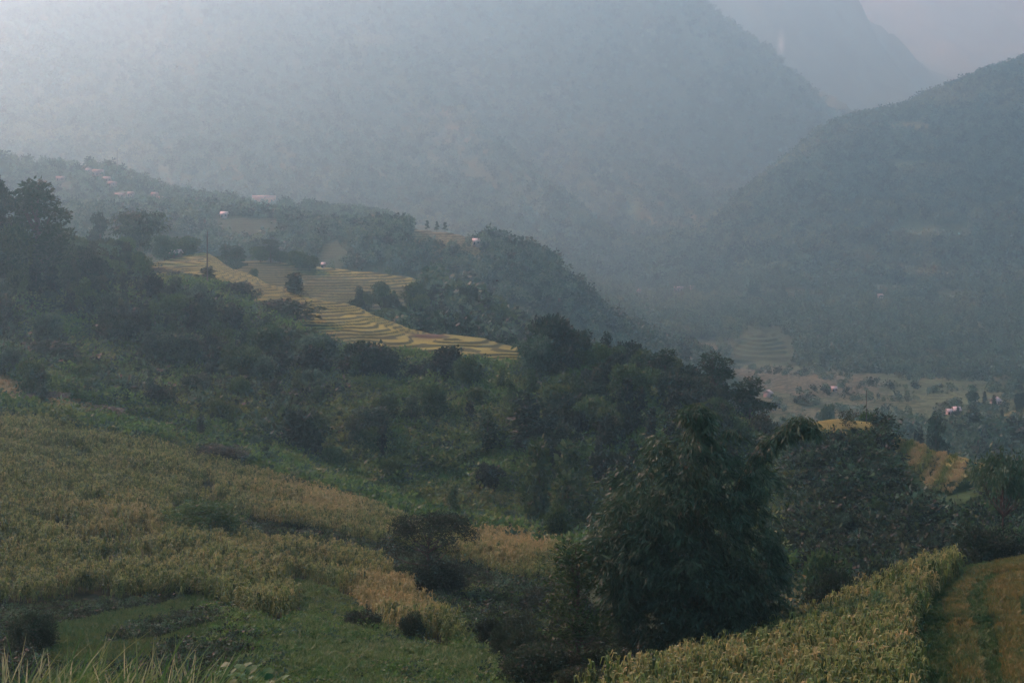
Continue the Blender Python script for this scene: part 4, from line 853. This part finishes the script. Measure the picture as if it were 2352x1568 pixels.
# woods made of single trees
tr = np.random.default_rng(41)
def grove(n, k0, k1, a, b, seed, kinds, h0, h1, label, group, incl=None, excl=(), tint=0.05, mind=5.0, wf=1.0):
    p, px, py = scatter(n*14, k0, k1, a, b, seed, minvis=h1*0.8, incl=incl, excl=excl); out = []
    for i in range(len(p)):
        if len(out) >= n: break
        if out and min((p[i][0]-q[0])**2+(p[i][1]-q[1])**2 for q in out) < mind**2: continue
        out.append(p[i]); k = kinds[int(tr.integers(len(kinds)))]; h_ = h0+(h1-h0)*tr.random()
        plant(k, p[i], h_, wf*(0.72+0.4*tr.random()), label, group, float(np.clip(tint+0.15*tr.normal(), 0, 0.6)))
    print(group, len(out)); return out
NT = [[(300, 575), (480, 560), (760, 690), (1230, 790), (1250, 875), (1000, 890), (790, 870), (715, 820), (600, 765), (480, 722), (330, 692)]]
grove(190, CI['I2']-0.1, CI['J']-0.12, -200, 740, 201, ['dark', 'talldark', 'broad', 'talldark', 'tall', 'layered', 'dark', 'pale', 'tall'], 6, 13, 'dark tree of the dense wood on the left hillside', 'trees of the left hillside wood', excl=NT+CLEAR, mind=5.4)
grove(26, CI['J']-0.3, CI['J']+0.25, -200, 300, 202, ['broad', 'pale', 'layered', 'talldark'], 7, 12, 'hazy tree along the left crest behind the two tall pines', 'trees along the left crest', mind=8)
grove(95, CI['H']+0.5, CI['J']+0.02, 1265, 1800, 203, ['dark', 'talldark', 'dark', 'broad', 'talldark'], 7, 11.5, 'dark tree of the dense wood behind the great bamboo', 'trees of the wood behind the bamboo', mind=5.0)
grove(46, CI['H']+0.05, CI['I']-0.25, 700, 1400, 204, ['broad', 'tall', 'dark', 'tall', 'talldark', 'pale', 'layered'], 3.5, 10, 'tree scattered over the green middle hillside', 'trees scattered over the middle hillside', excl=CLEAR+[[(900, 1030), (1230, 1010), (1230, 1250), (950, 1160)]], mind=7)
grove(34, CI['G']+0.35, CI['I2']+0.1, -200, 700, 205, ['broad', 'pale', 'talldark', 'tall', 'layered'], 4, 9, 'tree on the hillside just above the left maize field', 'trees above the left maize field', excl=CLEAR, mind=6.5)
grove(75, 'K', CI['L']+0.35, 800, 1330, 206, ['talldark', 'broad', 'tall', 'dark'], 8, 14, 'blue hazed tree of the grove behind the yellow terraces', 'trees of the grove behind the terraces', excl=[[(740, 590), (1000, 590), (1000, 695), (800, 712)]], mind=7)
grove(36, CI['F']+0.45, CI['H']-0.1, 1740, 2450, 207, ['broad', 'dark', 'pale', 'bushdark'], 2.5, 4.5, 'low dark tree on the overgrown slope behind the right maize', 'trees of the right overgrown slope', excl=[[(1780, 1300), (1870, 1300), (1870, 1440), (1780, 1440)], [(1980, 970), (2400, 1040), (2400, 1170), (2050, 1190), (1980, 1100)]], mind=7)
grove(26, 'J', CI['M']+0.3, 2130, 2700, 208, ['dark', 'talldark', 'broad'], 6, 11, 'dark tree of the valley wood beyond the golden spur', 'trees of the valley wood', mind=8)
grove(26, CI['E']+0.05, CI['F']+0.3, 1190, 1480, 209, ['thicket'], 2.2, 4.0, 'dark thicket bush at the left foot of the great bamboo', 'thicket left of the great bamboo', mind=1.8, wf=1.2)
grove(24, CI['E']+0.10, CI['F']+0.1, 1450, 1755, 210, ['thicket'], 3.5, 6.0, 'dark thicket bush at the foot of the great bamboo behind the maize edge', 'thicket under the great bamboo', mind=1.8, wf=1.1)
grove(12, CI['E']+0.12, CI['F']+0.1, 1880, 2120, 211, ['thicket'], 1.8, 3.6, 'dark low bush hugging the far edge of the right maize', 'bushes along the right maize edge', mind=1.8)
grove(16, CI['D']+0.25, CI['E']+0.3, 1150, 1420, 212, ['thicket'], 1.8, 3.3, 'dark bush at the bottom of the hollow left of the maize', 'bushes at the bottom of the hollow', mind=2.0, wf=1.1)

# ------------------------------------------------------------------ the great bamboo
bg_ = np.random.default_rng(61)
BY = 121.0; bp = ground(1592, BY)
be = bpy.data.objects.new('bamboo_clump', None); COL.objects.link(be); be.location = bp
prop(be, 'great dark feathery bamboo clump with two drooping plumes in front of the wood', 'bamboo')
parts, cul = [], []
def m_(px, py): return ((px-1592)/FOC*BY, (HOR-py)/FOC*BY-bp.z)
def culm(base, ctrl, side, nsp, dens=11, s0=0.2, spread=0.55, ll=0.72, lw=0.14):
    t = np.linspace(0, 1, len(ctrl)); pts = np.array([[c[0], side*tt**1.5, c[1]] for c, tt in zip(ctrl, t)])
    T = np.linspace(0, 1, 13); q = np.stack([np.interp(T, t, pts[:, j]) for j in range(3)], 1); q[1:-1] = 0.25*q[:-2]+0.5*q[1:-1]+0.25*q[2:]; q += np.array([base[0], base[1], 0])*(1-T[:, None])
    cul.append(tube(q, 0.055*(1-0.85*T)+0.004, 5))
    for s in np.linspace(s0, 1, nsp):
        c = np.array([np.interp(s, T, q[:, j]) for j in range(3)])
        a = bg_.random()*6.28; r_ = spread*(0.5+bg_.random())*(1.25-0.6*s); e = c+np.array([math.cos(a)*r_*1.6, math.sin(a)*r_*1.6, -0.1-0.5*r_])
        n = dens; u = bg_.random((n, 1)); P = c*(1-u)+e*u+bg_.normal(size=(n, 3))*0.14
        D = bg_.normal(size=(n, 3))*0.38+np.array([math.cos(a)*0.5, math.sin(a)*0.5, -0.85])
        v, f = leaves(P, D, ll, lw, bg_); parts.append((v, f, np.clip(bg_.random()*0.45+0.55*bg_.random(n), 0, 1)))
for k in range(60):
    a = bg_.random()*6.28; q = 1.9*math.sqrt(bg_.random()); tx = -6.3+11.6*bg_.random(); ty = math.sin(a)*(1.8+3.4*bg_.random()); H = 16.8-0.085*(tx+0.6)**2+bg_.normal()*0.9-2.5*bg_.random()
    if tx > 2.5: H -= 2.2
    if k % 3 == 0: H *= 0.55+0.35*bg_.random()
    ctrl = [(0, 0), (tx*0.16, H*0.4), (tx*0.42, H*0.78), (tx*0.72, H*0.97), (tx, H*0.93), (tx*1.16, H*0.76), (tx*1.2, H*0.58)]
    culm((q*math.cos(a), q*math.sin(a)), ctrl, ty, 26, 8, 0.12, 1.0)
pl = [m_(*c) for c in ((1592, 1480), (1598, 1250), (1612, 1080), (1614, 990), (1606, 945), (1596, 930), (1584, 940))]
for k in range(5): culm((bg_.normal()*0.3, 0), [(a+bg_.normal()*0.45, b+bg_.normal()*0.5) for a, b in pl], bg_.normal()*0.8, 34, 12, 0.3, 0.75)
for dx in (40, 60): culm((0.2, 0), [m_(*c) for c in ((1592, 1480), (1605, 1250), (1620+dx*0.4, 1080), (1640+dx*0.6, 990), (1665+dx*0.4, 985), (1700, 1003))], 0.6, 22, 5, 0.45, 0.35)
pl = [m_(*c) for c in ((1592, 1480), (1650, 1280), (1705, 1130), (1740, 1050), (1778, 1000), (1815, 972), (1842, 968), (1862, 985))]
for k in range(6): culm((bg_.normal()*0.3, 0), [(a+bg_.normal()*0.35, b+bg_.normal()*0.45) for a, b in pl], bg_.normal()*0.7, 42, 11, 0.25, 0.55)
BP = [(1430,1075),(1405,1152),(1375,1215),(1330,1232),(1345,1275),(1390,1330),(1410,1420),(1450,1480),(1720,1490),(1815,1440),(1795,1358),(1756,1238),(1756,1152),(1765,1100),(1735,1060),(1690,1066),(1645,1020),(1600,1000),(1545,1003),(1478,1008),(1445,1035)]
cnt = 0
while cnt < 430:
    x_, y_ = 1330+500*bg_.random(), 995+490*bg_.random()
    if not inpoly(np.array([x_]), np.array([y_]), BP)[0]: continue
    cnt += 1; mx_, mz_ = m_(x_, y_); t_ = 1-abs(x_-1585)/260; dy = (bg_.random()*2-1.25)*4.2*math.sqrt(max(0.08, t_))*min(1, 0.35+(y_-990)/180)
    a0 = math.atan2(dy, mx_)+bg_.normal()*0.6; hr = 0.8+0.9*bg_.random(); tone = bg_.random()**1.6*0.6
    for q in range(9):
        a = a0+bg_.normal()*0.9; rr = hr*(0.25+0.95*bg_.random()); c = np.array([mx_+math.cos(a)*rr, dy+math.sin(a)*rr, mz_+0.35-0.55*rr*rr]); n = 10
        P = c+bg_.normal(size=(n, 3))*np.array([0.24, 0.24, 0.16]); D = bg_.normal(size=(n, 3))*0.42+np.array([math.cos(a)*0.7, math.sin(a)*0.7, -0.75]); v, f = leaves(P, D, 0.64, 0.14, bg_)
        parts.append((v, f, np.clip(tone+0.15*(1-rr)+0.5*bg_.random(n), 0, 1)))  # leaves painted lighter toward each plume's top, as light from above
v, f, a = join(parts); o = mesh('foliage', v, f, M['bamboo'], a, parent=be); o['tint'] = 0.0; print('bamboo leaves', len(f))
v, f, a = join(cul); mesh('culms', v, f, M['culm'], parent=be, smooth=True)

# ------------------------------------------------------------------ large-leaved shrub and tall grass near the camera
sg = np.random.default_rng(71)
def broad_leaf(P, D, N_, s):
    D = D/np.linalg.norm(D); S = np.cross(D, N_); S /= np.linalg.norm(S); U = np.cross(S, D)
    o = [P, P+D*s*0.12+S*s*0.30-U*0.02, P+D*s*0.5+S*s*0.42+U*s*0.08, P+D*s*0.5+U*s*0.0, P+D*s*0.85+S*s*0.2, P+D*s*1.1-U*s*0.15, P+D*s*0.85-S*s*0.2, P+D*s*0.5-S*s*0.42+U*s*0.08, P+D*s*0.12-S*s*0.30-U*0.02]
    return o, [(0, 1, 2, 3), (3, 2, 4, 5), (3, 5, 6, 7), (0, 3, 7, 8)]
def big_shrub(px, Y, top, wid, n, label, seed):
    global sg
    p = ground(px, Y); h_ = (HOR-top)/FOC*Y-p.z; w = wid/FOC*Y
    e = bpy.data.objects.new('shrub', None); COL.objects.link(e); e.location = p; prop(e, label, 'shrub')
    V, F, A, st = [], [], [], []
    for s in range(14):
        a = sg.random()*6.28; q = w*0.5*math.sqrt(sg.random()); hh = h_*(1-0.45*(q/(w*0.5))**2)*(0.8+0.2*sg.random()); tip = np.array([q*math.cos(a), q*math.sin(a), hh])
        mid = tip*0.5+np.array([0, 0, hh*0.12]); st.append(tube([(0, 0, -0.2), mid, tip], [0.04, 0.025, 0.008], 5)); k = n//14
        for i in range(k):
            t = 0.45+0.6*sg.random(); c = (mid*(1-(t-0.5)*2)+tip*((t-0.5)*2)) if t > 0.5 else mid*t*2
            c = c+sg.normal(size=3)*np.array([0.28, 0.28, 0.16]); b = sg.random()*6.28; D = np.array([math.cos(b), math.sin(b), -0.35+0.3*sg.normal()]); N_ = np.array([0, 0, 1])+sg.normal(size=3)*0.25
            vv, ff = broad_leaf(c, D, N_, 0.24*(0.7+0.6*sg.random())); o = len(V); V += list(vv); F += [tuple(x+o for x in f) for f in ff]; A += [sg.random()]*4
    o = mesh('foliage', np.array(V), F, M['bigleaf'], A, parent=e); o['tint'] = 0.0
    v, f, a = join(st); mesh('stems', v, f, M['bark'], parent=e, smooth=True)
big_shrub(566, 30, 1468, 120, 560, 'fresh green shrub with large soft leaves at the bottom edge', 1)
big_shrub(512, 28, 1512, 70, 260, 'small large-leaved shrub left of the taller one at the bottom edge', 2)
big_shrub(640, 33, 1535, 90, 260, 'low large-leaved shrub right of the taller one at the bottom edge', 3)
V, F, A = [], [], []
gg = np.random.default_rng(81)
def blade(p, h_, lean, az, w, v):
    n = 6; d = np.array([math.cos(az), math.sin(az), 0]); s = np.array([-d[1], d[0], 0]); s = s*0.5+np.array([0.8, 0, 0]); s /= np.linalg.norm(s); pr_ = None
    for i in range(n+1):
        t = i/n; c = p+d*lean*h_*t**1.8+np.array([0, 0, h_*(t-0.30*lean*t**2.6)]); ww = w*(0.55+0.9*math.sin(min(1, t*1.05)*math.pi*0.9)) if t < 1 else w*0.15
        V.append(c-s*ww*0.5); V.append(c+s*ww*0.5)
        if i: o = len(V)-4; F.append((o, o+1, o+3, o+2)); A.append(v)
for i in range(900):
    px = -30+530*gg.random(); Y = 14+8*gg.random(); p = np.array(ground(px, Y)); top = 1468+70*gg.random()+0.02*abs(px-200)
    if i < 46: top = 1405+60*gg.random(); px = -20+480*(i/46)+gg.normal()*8; p = np.array(ground(px, Y))
    if 470 < px: top += 40
    h_ = (HOR-top)/FOC*Y-p[2]
    blade(p, max(0.4, h_), (0.35+0.75*gg.random())*(0.7 if i < 46 else 1.0), gg.random()*6.28, 0.011+0.010*gg.random(), gg.random())
o = mesh('tall_grass', np.array(V), F, M['grass'], A); o['tint'] = 0.15
prop(o, 'tall pale grass blades arching up at the lower left corner', 'tall grass', kind='stuff')

# ------------------------------------------------------------------ poles, bird, houses
def pole(px, top, Y, r, label, arm=True, name='utility_pole'):
    p = ground(px, Y); h_ = (HOR-top)/FOC*Y-p.z
    e = bpy.data.objects.new(name, None); COL.objects.link(e); e.location = p; prop(e, label, 'pole')
    v, f, _ = tube([(0, 0, -0.5), (0, 0, h_*0.5), (0, 0, h_)], [r, r*0.8, r*0.6], 8); mesh('shaft', v, f, M['pole'], parent=e, smooth=True)
    if arm:
        for z in (h_-0.5, h_-1.5):
            v, f, _ = tube([(-0.8, 0, z), (0, 0.02, z), (0.8, 0, z)], [0.03, 0.03, 0.03], 6); a_ = mesh('crossarm', v, f, M['wire'], parent=e)
            for x in (-0.7, 0.7):
                v, f, _ = tube([(x, 0, z+0.05), (x, 0, z+0.14), (x, 0, z+0.26)], [0.05, 0.08, 0.04], 6); mesh('insulator', v, f, M['pole'], parent=a_)
pole(476, 530, 520, 0.30, 'tall thin dark pole standing before the yellow terrace crest')
pole(1990, 896, 338, 0.13, 'thin dark pole on the olive crest above the valley fields', arm=False)
pole(269, 345, 1420, 0.35, 'faint tall mast on the hazy village hill')
# bird
bd = bpy.data.objects.new('bird', None); COL.objects.link(bd); bd.location = (X(1141, 210), 210, Z(645, 210)); bd.rotation_euler = (0, R(12), R(25)); prop(bd, 'small dark bird flying in front of the wooded hill', 'bird')
v, f, _ = tube([(-0.17, 0, 0), (-0.12, 0, 0.01), (-0.02, 0, 0), (0.10, 0, -0.01), (0.15, 0, 0), (0.24, 0, 0.0)], [0.012, 0.035, 0.055, 0.035, 0.02, 0.03], 8); mesh('body', v, f, M['feather'], parent=bd, smooth=True)
for s in (-1, 1):
    pts = [(-0.07, 0, 0), (0.07, 0, 0), (-0.05, 0.17*s, 0.10), (0.09, 0.17*s, 0.10), (0.05, 0.36*s, 0.05), (0.12, 0.36*s, 0.05)]
    top_ = [(a, b, c+0.012) for a, b, c in pts]; v = pts+top_; f = [(0, 1, 3, 2), (2, 3, 5, 4), (6, 8, 9, 7), (8, 10, 11, 9), (0, 2, 8, 6), (2, 4, 10, 8), (1, 7, 9, 3), (3, 9, 11, 5), (4, 5, 11, 10)]
    mesh('wing', v, f, M['feather'], parent=bd)
def box(x0, x1, y0, y1, z0, z1):
    v = [(x, y, z) for z in (z0, z1) for (x, y) in ((x0, y0), (x1, y0), (x1, y1), (x0, y1))]
    return np.array(v), np.array([(0, 3, 2, 1), (4, 5, 6, 7), (0, 1, 5, 4), (1, 2, 6, 5), (2, 3, 7, 6), (3, 0, 4, 7)])
def house(px, py, wpx, k0, label, roof='roof_white', wall='wall_pale', d=6.0, hw=2.8, rise=1.8, rot=0.0, lift=0.3, name='house', cat='house', Y=None, flat=False):
    p = at(px, py, k0) if Y is None else ground(px, Y); w = wpx/FOC*p.y
    e = bpy.data.objects.new(name, None); COL.objects.link(e); e.location = (p.x, p.y, p.z+lift); e.rotation_euler = (0, 0, R(rot)); prop(e, label, cat)
    v, f = box(-w/2+0.4, w/2-0.4, -d/2+0.4, d/2-0.4, -3, hw); wl = mesh('wall', v, f, M[wall], parent=e)
    if flat:
        v, f = box(-w/2, w/2, -d/2, d/2, hw, hw+0.35); v2, f2 = box(-w/2+0.1, w/2-0.1, -d/2+0.1, -d/2+0.4, hw+0.35, hw+1.2)
        mesh('roof', v, f, M[roof], parent=e); mesh('parapet', v2, f2, M[wall], parent=e)
    else:
        t = 0.18; zz = hw-0.25
        sec = [(-d/2-0.3, zz), (0, hw+rise), (d/2+0.3, zz), (d/2+0.3, zz-t), (0, hw+rise-t), (-d/2-0.3, zz-t)]
        V_ = np.array([(x, a, b) for x in (-w/2-0.2, w/2+0.2) for a, b in sec]); F_ = [(i, (i+1) % 6, (i+1) % 6+6, i+6) for i in range(6)]+[(0, 5, 4, 1), (1, 4, 3, 2), (6, 7, 10, 11), (7, 8, 9, 10)]
        mesh('roof', V_, F_, M[roof], parent=e)
        V_ = np.array([(x, a, b) for x in (-w/2+0.4, -w/2+0.5, w/2-0.5, w/2-0.4) for a, b in ((-d/2+0.4, hw-0.02), (0, hw+rise-t-0.05), (d/2-0.4, hw-0.02))])
        F3 = [(0, 1, 2), (5, 4, 3), (6, 7, 8), (11, 10, 9)]; mesh('gable', V_, F3, M[wall], parent=e)
    nw = max(1, int(w/4.5))
    for i in range(nw+1):
        x = -w/2+w*(i+0.5)/(nw+1); door = (i == nw//2)
        v, f = box(x-0.5, x+0.5, -d/2+0.34, -d/2+0.39, 0.05 if door else 1.0, 2.1); mesh('door' if door else 'window', v, f, M['opening'], parent=wl)
    return e
for hs in HOUSES:
    if hs['k0'] == 'O' and hs['wpx'] < 40: hs = dict(hs, roof='roof_hazed', wall='wall_hazed')
    house(**hs)
# ------------------------------------------------------------------ haze
hv = bpy.data.materials.new('haze_air'); hv.use_nodes = True; nt = hv.node_tree; nt.nodes.clear()
ho = nt.nodes.new('ShaderNodeOutputMaterial'); pv = nt.nodes.new('ShaderNodeVolumePrincipled')
pv.inputs['Color'].default_value = HAZE_COL; pv.inputs['Density'].default_value = HAZE_DENS; pv.inputs['Anisotropy'].default_value = HAZE_G; pv.inputs['Absorption Color'].default_value = (1, 1, 1, 1)
nt.links.new(pv.outputs[0], ho.inputs['Volume'])
zb, zt = float(GZ.min())-1.5, float(GZ.max())+25
x0, x1, y0, y1 = -5200.0, 5200.0, -250.0, 9900.0
v = [(x, y, z) for z in (zb, zt) for (x, y) in ((x0, y0), (x1, y0), (x1, y1), (x0, y1))]
hb = mesh('haze', v, [(0, 3, 2, 1), (4, 5, 6, 7), (0, 1, 5, 4), (1, 2, 6, 5), (2, 3, 7, 6), (3, 0, 4, 7)], hv)
prop(hb, kind='stuff'); print('haze z', zb, zt)
